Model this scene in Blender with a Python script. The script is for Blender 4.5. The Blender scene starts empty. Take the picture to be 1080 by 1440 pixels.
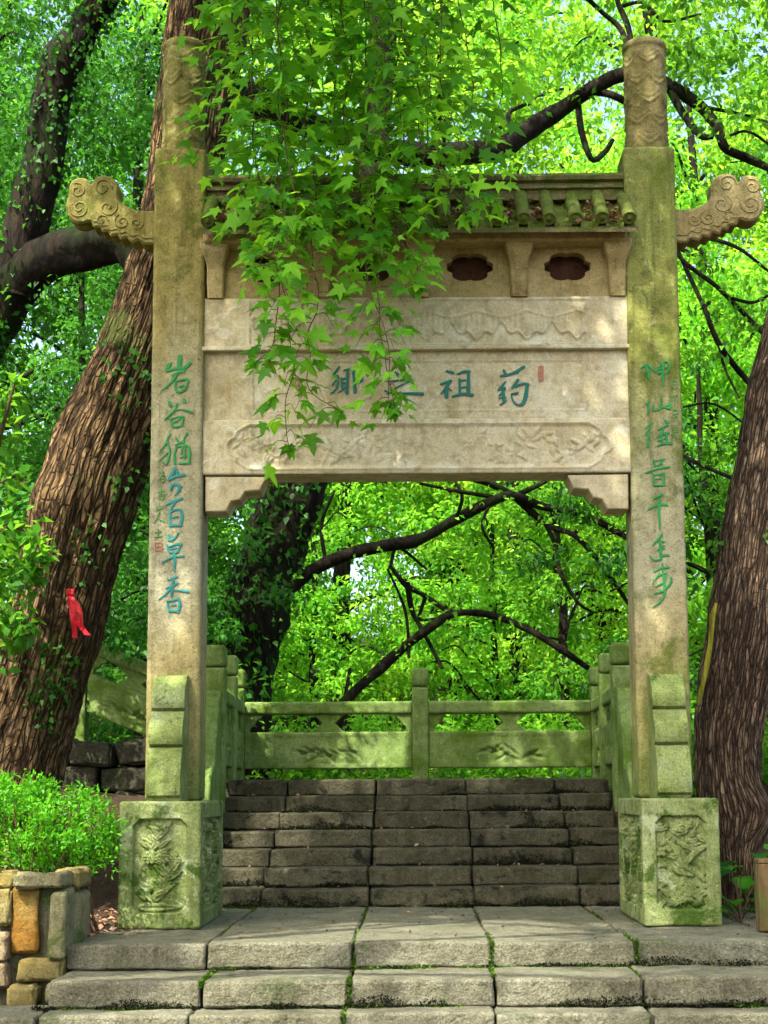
import bpy, math, random
import numpy as np
from mathutils import Matrix, Vector

random.seed(7)
RNG = np.random.default_rng(11)
SC = bpy.context.scene
COL = SC.collection
PI = math.pi

# ------------------------------------------------------------------ camera
FPX, PITCH, ROLL, EYE = 2200.0, math.radians(7.5), math.radians(0.35), 0.864
PPX, PPY = 580.0, 827.0
cam_data = bpy.data.cameras.new('camera')
cam = bpy.data.objects.new('camera', cam_data)
COL.objects.link(cam)
cam_data.sensor_fit = 'VERTICAL'
cam_data.sensor_height = 24.0
cam_data.sensor_width = 18.0
cam_data.lens = FPX / 1440.0 * 24.0
cam_data.shift_x = -(PPX - 540) / 1440.0
cam_data.shift_y = (PPY - 720) / 1440.0
cam_data.clip_end = 600
cam.matrix_world = (Matrix.Translation((0, 0, EYE)) @ Matrix.Rotation(PI / 2 + PITCH, 4, 'X')
                    @ Matrix.Rotation(-ROLL, 4, 'Z'))
SC.camera = cam

# ------------------------------------------------------------------ sky, sun, exposure
SUN_EL, SUN_AZ = math.radians(52), math.radians(210)    # azimuth from +Y (behind the gate) towards +X: front left
w = bpy.data.worlds.new('World')
SC.world = w
w.use_nodes = True
nt = w.node_tree
bg = nt.nodes['Background']
sky = nt.nodes.new('ShaderNodeTexSky')
sky.sky_type = 'NISHITA'
sky.sun_disc = False
sky.sun_elevation = SUN_EL
sky.sun_rotation = SUN_AZ
sky.air_density = 1.0
sky.dust_density = 5.0
sky.ozone_density = 0.6
nt.links.new(sky.outputs[0], bg.inputs[0])
bg.inputs[1].default_value = 0.15
sd = bpy.data.lights.new('sun', 'SUN')
sd.energy = 3.6
sd.angle = math.radians(0.5)
sd.color = (1.0, 0.95, 0.84)
sun = bpy.data.objects.new('sun', sd)
COL.objects.link(sun)
sdir = Vector((math.sin(SUN_AZ) * math.cos(SUN_EL), math.cos(SUN_AZ) * math.cos(SUN_EL), math.sin(SUN_EL)))
sun.rotation_euler = sdir.to_track_quat('Z', 'Y').to_euler()
sun.location = (-10, -15, 25)
SC.view_settings.view_transform = 'Standard'
SC.view_settings.look = 'None'
SC.view_settings.exposure = 1.88
SC.view_settings.gamma = 1.0
SC.view_settings.use_curve_mapping = False
SC.render.engine = 'CYCLES'
SC.cycles.use_denoising = True
SC.cycles.max_bounces = 4
SC.cycles.diffuse_bounces = 3
SC.cycles.adaptive_threshold = .04
SC.cycles.transmission_bounces = 4
SC.cycles.glossy_bounces = 2
SC.cycles.sample_clamp_indirect = 6.0


# ------------------------------------------------------------------ helpers: projection of measured points
def at(u, v, Y):
    """point at depth Y that the survey photograph shows at pixel (u, v)"""
    du, dv = u - PPX, PPY - v
    a = math.cos(ROLL) * du + math.sin(ROLL) * dv
    b = -math.sin(ROLL) * du + math.cos(ROLL) * dv
    y = math.cos(PITCH) - b / FPX * math.sin(PITCH)
    z = math.sin(PITCH) + b / FPX * math.cos(PITCH)
    t = Y / y
    return Vector((a / FPX * t, Y, EYE + z * t))


def atz(u, v, Z):
    p = at(u, v, 1.0)
    t = (Z - EYE) / (p.z - EYE)
    return Vector((p.x * t, t, Z))


def ppm(Y):
    return FPX / Y


# ------------------------------------------------------------------ helpers: noise
def _hash(ix, iy, iz, seed):
    h = (ix * 374761393 + iy * 668265263 + iz * 2147483647 + seed * 974634777) & 0xFFFFFFFF
    h = ((h ^ (h >> 13)) * 1274126177) & 0xFFFFFFFF
    h = ((h ^ (h >> 16)) * 2246822519) & 0xFFFFFFFF
    return ((h ^ (h >> 15)) & 0xFFFFFF) / float(0xFFFFFF)


def vnoise(P, seed=0):
    P = np.asarray(P, float)
    I = np.floor(P).astype(np.int64)
    f = P - I
    f = f * f * (3 - 2 * f)
    r = 0
    for dx in (0, 1):
        for dy in (0, 1):
            for dz in (0, 1):
                wgt = (f[:, 0] if dx else 1 - f[:, 0]) * (f[:, 1] if dy else 1 - f[:, 1]) * (f[:, 2] if dz else 1 - f[:, 2])
                r = r + wgt * _hash(I[:, 0] + dx, I[:, 1] + dy, I[:, 2] + dz, seed)
    return r * 2 - 1


def fbm(P, octv=3, seed=0):
    P = np.asarray(P, float)
    s, a, t = 0, 1.0, 0
    for k in range(octv):
        s = s + a * vnoise(P * (2 ** k), seed + k * 17)
        t += a
        a *= .5
    return s / t


# ------------------------------------------------------------------ helpers: objects
def tag(o, label=None, cat=None, group=None, kind=None):
    if label: o['label'] = label
    if cat: o['category'] = cat
    if group: o['group'] = group
    if kind: o['kind'] = kind
    return o


def empty(name, loc):
    o = bpy.data.objects.new(name, None)
    o.empty_display_size = .2
    o.location = loc
    COL.objects.link(o)
    return o


def world_of(o):
    if o.parent is None: return o.matrix_basis.copy()
    return world_of(o.parent) @ o.matrix_parent_inverse @ o.matrix_basis


def link(o, parent):
    COL.objects.link(o)
    if parent is not None:
        o.parent = parent
        o.matrix_parent_inverse = world_of(parent).inverted()
    return o


def mesh_data(name, V, F, mat, smooth=True, rnd=None):
    V = np.asarray(V, dtype=np.float32)
    me = bpy.data.meshes.new(name)
    if isinstance(F, np.ndarray):
        n, k = F.shape
        me.vertices.add(len(V))
        me.vertices.foreach_set('co', V.ravel())
        me.loops.add(n * k)
        me.loops.foreach_set('vertex_index', F.astype(np.int32).ravel())
        me.polygons.add(n)
        me.polygons.foreach_set('loop_start', np.arange(0, n * k, k, dtype=np.int32))
        me.update(calc_edges=True)
    else:
        me.from_pydata([tuple(map(float, v)) for v in V], [], [tuple(map(int, f)) for f in F])
    if smooth:
        me.polygons.foreach_set('use_smooth', np.ones(len(me.polygons), dtype=bool))
    if rnd is not None:
        a = me.attributes.new('rnd', 'FLOAT', 'POINT')
        a.data.foreach_set('value', np.asarray(rnd, dtype=np.float32))
    if mat: me.materials.append(mat)
    me.update()
    return me


def mk(name, V, F, mat, parent=None, smooth=True, rnd=None):
    return link(bpy.data.objects.new(name, mesh_data(name, V, F, mat, smooth, rnd)), parent)


def join_parts(parts):
    """[(V, F ndarray quads)] -> one"""
    Vs, Fs, n = [], [], 0
    for V, F in parts:
        V = np.asarray(V)
        Vs.append(V); Fs.append(np.asarray(F) + n); n += len(V)
    return np.concatenate(Vs), np.concatenate(Fs)


def block(x0, x1, y0, y1, z0, z1, res=.08, r=.012, amp=.004, nscale=6, seed=0, disp=None, warp=0):
    """worn stone block: rounded box on a grid, noise along its normals, optional carving disp(P, axis, sign)"""
    lo, hi = np.array([x0, y0, z0], float), np.array([x1, y1, z1], float)
    c, h = (lo + hi) / 2, (hi - lo) / 2
    r = min(r, h.min() * .45)
    lines = []
    for k in range(3):
        rk = res[k] if isinstance(res, (tuple, list)) else res
        e = min(r * .8, (h[k] - r) * .3)
        n = max(1, int(round(2 * (h[k] - r - e) / rk)))
        lines.append(np.concatenate([[-h[k], -h[k] + r], np.linspace(-h[k] + r + e, h[k] - r - e, n + 1), [h[k] - r, h[k]]]))
    Ps, Fs, n0, meta = [], [], 0, []
    for ax in range(3):
        a, b = [(1, 2), (2, 0), (0, 1)][ax]
        A, B = lines[a], lines[b]
        ga, gb = np.meshgrid(A, B, indexing='ij')
        na, nb = len(A), len(B)
        idx = np.arange(na * nb).reshape(na, nb)
        q = np.stack([idx[:-1, :-1], idx[1:, :-1], idx[1:, 1:], idx[:-1, 1:]], -1).reshape(-1, 4)
        for s in (-1, 1):
            P = np.zeros((na * nb, 3))
            P[:, a], P[:, b], P[:, ax] = ga.ravel(), gb.ravel(), s * h[ax]
            Ps.append(P)
            Fs.append((q if s > 0 else q[:, ::-1]) + n0)
            meta.append((n0, n0 + na * nb, ax, s))
            n0 += na * nb
    P, F = np.concatenate(Ps), np.concatenate(Fs)
    D = np.zeros(len(P))
    if disp is not None:
        for s0, s1, ax, s in meta:
            Q = P[s0:s1]
            inner = np.ones(len(Q), bool)
            for k in range(3):
                if k != ax: inner &= np.abs(Q[:, k]) < h[k] - r * 1.01
            d = disp(Q + c, ax, s)
            if d is not None: D[s0:s1] = np.where(inner, d, 0)
    key = np.round(P * 20000).astype(np.int64)
    _, first, inv = np.unique(key, axis=0, return_index=True, return_inverse=True)
    inv = inv.reshape(-1)
    P, D, F = P[first], D[first], inv[F]
    I = np.clip(P, -(h - r), h - r)
    d = P - I
    L = np.linalg.norm(d, axis=1, keepdims=True)
    N = d / np.maximum(L, 1e-9)
    P = I + N * r
    W = P + c
    if amp:
        nz = fbm(W * nscale + seed * 3.7, 3, seed) * amp
        # wear at the arrises
        edge = (np.sum(np.abs(d) > r * .5, axis=1) >= 2)
        nz = nz - edge * np.abs(fbm(W * nscale * 1.7 + 9, 2, seed + 5)) * amp * 2.2
    else:
        nz = 0
    P = P + N * (nz + D)[:, None] if not np.isscalar(nz) else P + N * D[:, None]
    if warp:
        P = P + np.stack([fbm(W * 1.3 + k * 31, 2, seed + 40 + k) for k in range(3)], 1) * warp
    return P + c, F


def crom(pts, n):
    """Catmull-Rom through rows of pts, n samples per span"""
    P = np.asarray(pts, float)
    if len(P) < 3:
        t = np.linspace(0, 1, n + 1)[:, None]
        return P[0] * (1 - t) + P[-1] * t
    Q = np.concatenate([[2 * P[0] - P[1]], P, [2 * P[-1] - P[-2]]])
    out = []
    t = np.linspace(0, 1, n, endpoint=False)[:, None]
    for i in range(len(P) - 1):
        p0, p1, p2, p3 = Q[i:i + 4]
        out.append(.5 * (2 * p1 + (p2 - p0) * t + (2 * p0 - 5 * p1 + 4 * p2 - p3) * t ** 2 + (3 * p1 - p0 - 3 * p2 + p3) * t ** 3))
    out.append(P[-1:])
    return np.concatenate(out)


def tube(path, rad, ns=8, amp=0, nscale=3, seed=0, ridge=0, nridge=14):
    """tapered tube along a path (m,3), radii (m,), with lumps and bark ridges"""
    P = np.asarray(path, float); R = np.asarray(rad, float)
    T = np.gradient(P, axis=0)
    T /= np.linalg.norm(T, axis=1, keepdims=True) + 1e-9
    up = np.array([0.02, -1, 0.03]) if abs(T[0, 1]) < .9 else np.array([1., 0, 0])
    A = np.zeros_like(P)
    a = up - T[0] * up.dot(T[0]); a /= np.linalg.norm(a)
    for i in range(len(P)):
        a = a - T[i] * a.dot(T[i]); a /= np.linalg.norm(a) + 1e-9
        A[i] = a
    B = np.cross(T, A)
    th = np.linspace(0, 2 * PI, ns, endpoint=False)
    ring = A[:, None, :] * np.cos(th)[None, :, None] + B[:, None, :] * np.sin(th)[None, :, None]
    V = P[:, None, :] + ring * R[:, None, None]
    m = len(P)
    if amp:
        V2 = V.reshape(-1, 3)
        d = fbm(V2 * nscale, 3, seed) * amp
        V = V + ring * (d.reshape(m, ns) * R[:, None])[:, :, None]
    if ridge:
        s = np.concatenate([[0], np.cumsum(np.linalg.norm(np.diff(P, axis=0), axis=1))])
        tt, ss = np.meshgrid(th, s)
        q = np.stack([np.cos(tt) * nridge / 6.28, np.sin(tt) * nridge / 6.28, ss * 1.1], -1).reshape(-1, 3)
        wv = fbm(q * np.array([1.2, 1.2, 1.0]), 2, seed + 3) * 1.0
        q2 = q + np.stack([wv, wv, wv * 0], 1)
        rg = 1 - np.abs(vnoise(q2 * np.array([1.6, 1.6, .9]), seed + 9)) * 2
        rg2 = 1 - np.abs(vnoise(q2 * np.array([3.4, 3.4, 2.0]), seed + 19)) * 2
        V = V + ring * ((rg * .7 + rg2 * .4).reshape(m, ns) * ridge)[:, :, None]
    idx = np.arange(m * ns).reshape(m, ns)
    nx = np.roll(idx, -1, axis=1)
    F = np.stack([idx[:-1], nx[:-1], nx[1:], idx[1:]], -1).reshape(-1, 4)
    return V.reshape(-1, 3), F


def limb(pix, Y, n=8, ns=8, amp=.25, seed=0, ridge=0, dY=0, nridge=14):
    """branch given as measured (u, v, width px) rows at depth Y (sways in depth by dY)"""
    rows = []
    m = len(pix)
    for i, q in enumerate(pix):
        y = q[3] if len(q) > 3 else Y + dY * i / max(1, m - 1) + math.sin(i * 1.7 + seed) * .12
        p = at(q[0], q[1], y)
        rows.append((p.x, p.y, p.z, q[2] / 2 / ppm(y)))
    C = crom(rows, n)
    return tube(C[:, :3], np.maximum(C[:, 3], .004), ns, amp, 3.5, seed, ridge, nridge)


def tube_uv(V, ns, rad):
    """bark coordinates of a tube: round the stem on a circle of radius rad, and along it"""
    m = len(V) // ns
    P = V.reshape(m, ns, 3)
    c = P.mean(1)
    sl = np.concatenate([[0], np.cumsum(np.linalg.norm(np.diff(c, axis=0), axis=1))])
    th = np.linspace(0, 2 * PI, ns, endpoint=False)
    Q = np.zeros((m, ns, 3))
    Q[..., 0] = np.cos(th)[None, :] * rad
    Q[..., 1] = np.sin(th)[None, :] * rad
    Q[..., 2] = sl[:, None]
    return Q.reshape(-1, 3)


def bark_attr(o, Q):
    a = o.data.attributes.new('buv', 'FLOAT_VECTOR', 'POINT')
    a.data.foreach_set('vector', np.asarray(Q, dtype=np.float32).ravel())
    return o


def unit(v):
    return v / (np.linalg.norm(v, axis=1, keepdims=True) + 1e-9)


def leaves(C, D, N, L, W, rnd, fold=.25):
    """diamond leaves: base C, direction D, normal N, length L, width W"""
    n = len(C)
    D = unit(D)
    S = unit(np.cross(D, N)); N = np.cross(S, D)
    L = np.broadcast_to(L, (n,))[:, None]; W = np.broadcast_to(W, (n,))[:, None]
    mid = C + D * L * .45
    V = np.stack([C, mid + S * W * .5 + N * W * fold, C + D * L - N * L * .12, mid - S * W * .5 + N * W * fold], 1).reshape(-1, 3)
    F = np.arange(4 * n).reshape(n, 4)
    return V, F, np.repeat(rnd, 4)


def clumps(centers, radii, n, L, Wr=.5, seed=1, up=.7, droop=.3, shell=.55, flat=1.0):
    """leaf puffs; centers (k,3), radii (k,) -> leaf geometry"""
    g = np.random.default_rng(seed)
    k = len(centers)
    cid = np.repeat(np.arange(k), n)
    m = len(cid)
    o = unit(g.normal(size=(m, 3)))
    rr = g.random(m)[:, None] ** shell
    R = radii[cid][:, None]
    off = o * rr * R * np.array([1, 1, flat])
    C = centers[cid] + off
    N = unit(np.array([0, 0, up]) + o * .55 + g.normal(size=(m, 3)) * .32)
    D = unit(o * .6 + g.normal(size=(m, 3)) * .8 + np.array([0, 0, -droop]))
    Ls = L * g.uniform(.65, 1.25, m)
    crnd = g.random(k)
    rnd = np.clip(crnd[cid] * .72 + g.random(m) * .28, 0, 1)
    return leaves(C, D, N, Ls, Ls * Wr, rnd)


def merge_leaves(lst):
    V, F, R, n = [], [], [], 0
    for v, f, r in lst:
        V.append(v); F.append(f + n); R.append(r); n += len(v)
    return np.concatenate(V), np.concatenate(F), np.concatenate(R)


# ------------------------------------------------------------------ materials
def srgb(h):
    """0-255 triple as linear colour"""
    return tuple(((c / 255) / 12.92 if c / 255 < .04045 else ((c / 255 + .055) / 1.055) ** 2.4) for c in h) + (1,)


class NB:
    def __init__(self, name):
        self.m = bpy.data.materials.new(name)
        self.m.use_nodes = True
        self.t = self.m.node_tree
        self.t.nodes.clear()
        self.out = self.n('ShaderNodeOutputMaterial')

    def n(self, kind, **kw):
        o = self.t.nodes.new(kind)
        for k, v in kw.items(): setattr(o, k, v)
        return o

    def l(self, a, b): self.t.links.new(a, b)

    def put(self, sock, val):
        if hasattr(val, 'is_linked') or isinstance(val, bpy.types.NodeSocket): self.l(val, sock)
        else: sock.default_value = val

    def pos(self, scale=(1, 1, 1), obj_random=False):
        g = self.n('ShaderNodeNewGeometry')
        mp = self.n('ShaderNodeMapping')
        self.l(g.outputs['Position'], mp.inputs['Vector'])
        mp.inputs['Scale'].default_value = scale
        if obj_random:
            oi = self.n('ShaderNodeObjectInfo')
            cx = self.n('ShaderNodeCombineXYZ')
            mm = self.math('MULTIPLY', oi.outputs['Random'], 37.0)
            self.l(mm, cx.inputs[0]); self.l(mm, cx.inputs[1])
            self.l(cx.outputs[0], mp.inputs['Location'])
        return mp.outputs[0]

    def noise(self, vec, scale, detail=4, rough=.6, dist=0.0):
        o = self.n('ShaderNodeTexNoise')
        self.l(vec, o.inputs['Vector'])
        o.inputs['Scale'].default_value = scale
        o.inputs['Detail'].default_value = detail
        o.inputs['Roughness'].default_value = rough
        o.inputs['Distortion'].default_value = dist
        return o.outputs['Fac']

    def math(self, op, a, b=None, clamp=False):
        o = self.n('ShaderNodeMath', operation=op)
        o.use_clamp = clamp
        self.put(o.inputs[0], a)
        if b is not None: self.put(o.inputs[1], b)
        return o.outputs[0]

    def ramp(self, fac, stops, interp='LINEAR'):
        o = self.n('ShaderNodeValToRGB')
        o.color_ramp.interpolation = interp
        e = o.color_ramp.elements
        while len(e) < len(stops): e.new(.5)
        for i, (p, c) in enumerate(stops):
            e[i].position = p
            e[i].color = c if not np.isscalar(c) else (c, c, c, 1)
        self.l(fac, o.inputs[0])
        return o.outputs[0]

    def step(self, fac, a, b):
        o = self.n('ShaderNodeMapRange')
        o.inputs['From Min'].default_value = a
        o.inputs['From Max'].default_value = b
        self.l(fac, o.inputs['Value'])
        return o.outputs[0]

    def mix(self, fac, a, b, mode='MIX'):
        o = self.n('ShaderNodeMix', data_type='RGBA', blend_type=mode)
        self.put(o.inputs[0], fac); self.put(o.inputs[6], a); self.put(o.inputs[7], b)
        return o.outputs[2]

    def bump(self, h, strength=.4, dist=.02, prev=None):
        o = self.n('ShaderNodeBump')
        o.inputs['Strength'].default_value = strength
        o.inputs['Distance'].default_value = dist
        self.l(h, o.inputs['Height'])
        if prev is not None: self.l(prev, o.inputs['Normal'])
        return o.outputs[0]

    def surf(self, col, rough=.9, normal=None, spec=.2):
        p = self.n('ShaderNodeBsdfPrincipled')
        self.put(p.inputs['Base Color'], col)
        self.put(p.inputs['Roughness'], rough)
        p.inputs['Specular IOR Level'].default_value = spec
        if normal is not None: self.l(normal, p.inputs['Normal'])
        self.l(p.outputs[0], self.out.inputs[0])
        return self.m

    def z(self):
        g = self.n('ShaderNodeNewGeometry')
        s = self.n('ShaderNodeSeparateXYZ')
        self.l(g.outputs['Position'], s.inputs[0])
        return s.outputs[2]

    def normal_z(self):
        g = self.n('ShaderNodeNewGeometry')
        s = self.n('ShaderNodeSeparateXYZ')
        self.l(g.outputs['Normal'], s.inputs[0])
        return s.outputs[2]


def stone(name, c1, c2, c3, moss=None, moss_lo=.55, moss_hi=.65, moss_scale=3.0, stain=None, stain_lo=.62, stain_hi=.7,
          speck=.35, bump=.45, zramp=None, objrand=True, pale=None, topmoss=0, k=(1, 1, 1), streak=.45, pitting=.5):
    tn = lambda c: None if c is None else (c[0] * k[0], c[1] * k[1], c[2] * k[2], 1)
    c1, c2, c3, moss, pale = tn(c1), tn(c2), tn(c3), tn(moss), tn(pale)
    if zramp: zramp = [(p_, tn(c_)) for p_, c_ in zramp]
    b = NB(name)
    p = b.pos(obj_random=objrand)
    n1 = b.noise(p, 2.3, 5, .62)
    n2 = b.noise(p, 11, 5, .7)
    n3 = b.noise(p, 90, 3, .6)
    col = b.ramp(n1, [(.32, c1), (.5, c2), (.68, c3)])
    if zramp:
        zz = b.z()
        sh = b.math('ADD', zz, b.math('MULTIPLY', b.math('SUBTRACT', b.noise(b.pos((3.2, 3.2, .7)), 1.0, 4, .6), .5), 1.5))
        zc = b.ramp(b.step(sh, 0.0, 6.5), zramp)
        col = b.mix(.82, col, zc)
    col = b.mix(b.math('MULTIPLY', b.step(n2, .45, .66), .6), col, b.mix(1.0, col, (.5, .5, .44, 1), 'MULTIPLY'))
    stk = b.noise(b.pos((14, 14, .9), objrand), 1.0, 4, .65)
    col = b.mix(b.math('MULTIPLY', b.step(stk, .52, .68), streak), col, b.mix(1.0, col, (.45, .46, .36, 1), 'MULTIPLY'))
    pit = b.noise(p, 38, 2, .5)
    col = b.mix(b.math('MULTIPLY', b.step(pit, .60, .68), pitting), col, b.mix(1.0, col, (.4, .4, .36, 1), 'MULTIPLY'))
    lch = b.noise(p, 19, 3, .55, .3)
    col = b.mix(b.math('MULTIPLY', b.step(lch, .63, .68), .35), col, tuple(min(.6, x * 1.35 + .02) for x in c3[:3]) + (1,))
    if pale:
        col = b.mix(b.math('MULTIPLY', b.step(b.noise(p, 5.0, 6, .7, .5), .56, .63), .7), col, pale)
    if moss:
        mf = b.noise(p, moss_scale, 6, .68, .4)
        if topmoss:
            mf = b.math('ADD', mf, b.math('MULTIPLY', b.normal_z(), topmoss))
        mc = b.mix(b.noise(p, 25, 3), moss, tuple(x * .45 for x in moss[:3]) + (1,))
        col = b.mix(b.math('MULTIPLY', b.step(mf, moss_lo, moss_hi), .85), col, mc)
    if stain:
        sf = b.noise(p, 4.2, 6, .72, .8)
        col = b.mix(b.math('MULTIPLY', b.step(sf, stain_lo, stain_hi), .9), col, stain)
    sp = b.ramp(n3, [(.35, 1 - speck), (.6, 1.0), (.75, 1.0 + speck * .4)])
    col = b.mix(1.0, col, sp, 'MULTIPLY')
    nrm = b.bump(n3, bump, .006, b.bump(pit, bump, .008, b.bump(n2, bump, .025)))
    return b.surf(col, .92, nrm, .15)


def bark(name, dark, mid, light, moss=None, moss_lo=.55, bump=1.0):
    b = NB(name)
    p = b.pos((9, 9, 1.6))
    n1 = b.noise(p, 1.6, 6, .65, .6)
    n2 = b.noise(b.pos(), 1.4, 4, .6)
    n3 = b.noise(b.pos((40, 40, 9)), 1.0, 4, .7)
    col = b.ramp(n1, [(.36, dark), (.5, mid), (.66, light)])
    col = b.mix(b.math('MULTIPLY', b.step(n3, .4, .65), .4), col, dark)
    if moss:
        col = b.mix(b.math('MULTIPLY', b.step(b.math('ADD', n2, b.math('MULTIPLY', n3, .2)), moss_lo, moss_lo + .12), .8), col, moss)
    nrm = b.bump(n3, .5 * bump, .015, b.bump(n1, bump, .05))
    return b.surf(col, .9, nrm, .15)


def bark_plates(name, dark, mid, light, moss, moss_lo, fr=26, fz=3.4, deep=.035):
    """fissured bark laid along the stem"""
    b = NB(name)
    at_ = b.n('ShaderNodeAttribute'); at_.attribute_name = 'buv'
    def mp(scale):
        m_ = b.n('ShaderNodeMapping'); b.l(at_.outputs['Vector'], m_.inputs['Vector']); m_.inputs['Scale'].default_value = scale
        return m_.outputs[0]
    wob = b.n('ShaderNodeTexNoise'); b.l(mp((5, 5, 2.2)), wob.inputs['Vector']); wob.inputs['Scale'].default_value = 1.0; wob.inputs['Detail'].default_value = 3
    va = b.n('ShaderNodeVectorMath', operation='MULTIPLY_ADD')
    b.l(wob.outputs['Color'], va.inputs[0]); va.inputs[1].default_value = (1.5, 1.5, .9)
    b.l(mp((fr, fr, fz)), va.inputs[2])
    vo = b.n('ShaderNodeTexVoronoi', feature='DISTANCE_TO_EDGE'); b.l(va.outputs[0], vo.inputs['Vector']); vo.inputs['Scale'].default_value = 1.0
    vc = b.n('ShaderNodeTexVoronoi', feature='F1'); b.l(va.outputs[0], vc.inputs['Vector']); vc.inputs['Scale'].default_value = 1.0
    fis = b.step(vo.outputs['Distance'], .0, .2)
    vx = b.n('ShaderNodeTexVoronoi', feature='DISTANCE_TO_EDGE'); vx.inputs['Scale'].default_value = 1.0
    b.l(mp((fr * .75, fr * .75, fz * 2.6)), vx.inputs['Vector'])
    fis = b.math('MULTIPLY', fis, b.math('ADD', .45, b.math('MULTIPLY', b.step(vx.outputs['Distance'], 0.0, .10), .55)))
    fine = b.noise(mp((90, 90, 14)), 1.0, 4, .7)
    big = b.noise(mp((2.2, 2.2, 1.1)), 1.0, 4, .6)
    tone = b.math('ADD', b.math('MULTIPLY', b.math('ADD', vc.outputs['Color'], 0.0), .35), b.math('MULTIPLY', fine, .65))
    col = b.ramp(tone, [(.25, dark), (.48, mid), (.72, light)])
    col = b.mix(b.math('MULTIPLY', b.step(big, .45, .65), .5), col, b.mix(1.0, col, (.42, .4, .4, 1), 'MULTIPLY'))
    col = b.mix(b.math('SUBTRACT', 1.0, fis), col, tuple(x * .35 for x in dark[:3]) + (1,))
    mf = b.noise(b.pos(), 1.6, 6, .7, .3)
    col = b.mix(b.math('MULTIPLY', b.step(mf, moss_lo, moss_lo + .1), .8), col, moss)
    hgt = b.math('ADD', b.math('MULTIPLY', fis, .8), b.math('MULTIPLY', fine, .35))
    return b.surf(col, .9, b.bump(hgt, 1.0, deep), .12)


def leafmat(name, lo, mid, hi, trans, tmix=.45, gloss=.35, rough=.5):
    b = NB(name)
    at_ = b.n('ShaderNodeAttribute'); at_.attribute_name = 'rnd'
    oi = b.n('ShaderNodeObjectInfo')
    f = b.math('FRACT', b.math('ADD', at_.outputs['Fac'], b.math('MULTIPLY', oi.outputs['Random'], .999)))
    col = b.ramp(f, [(.1, lo), (.5, mid), (.92, hi)])
    tc = b.mix(f, tuple(x * .6 for x in trans[:3]) + (1,), trans)
    df = b.n('ShaderNodeBsdfDiffuse')
    b.l(col, df.inputs['Color'])
    gl = b.n('ShaderNodeBsdfGlossy')
    gl.inputs['Roughness'].default_value = rough
    gl.inputs['Color'].default_value = (.9, .95, .9, 1)
    p = b.n('ShaderNodeMixShader')
    p.inputs[0].default_value = gloss * .06
    b.l(df.outputs[0], p.inputs[1]); b.l(gl.outputs[0], p.inputs[2])
    t = b.n('ShaderNodeBsdfTranslucent')
    b.l(tc, t.inputs['Color'])
    ms = b.n('ShaderNodeMixShader')
    ms.inputs[0].default_value = tmix
    b.l(p.outputs[0], ms.inputs[1]); b.l(t.outputs[0], ms.inputs[2])
    b.l(ms.outputs[0], b.out.inputs[0])
    return b.m


def plain(name, c, rough=.6, var=.45, scale=34):
    b = NB(name)
    n = b.noise(b.pos(), scale, 4)
    col = b.mix(b.math('MULTIPLY', n, var * 2), c, tuple(x * .45 for x in c[:3]) + (1,))
    return b.surf(col, rough, b.bump(n, .3, .004), .25)


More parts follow.
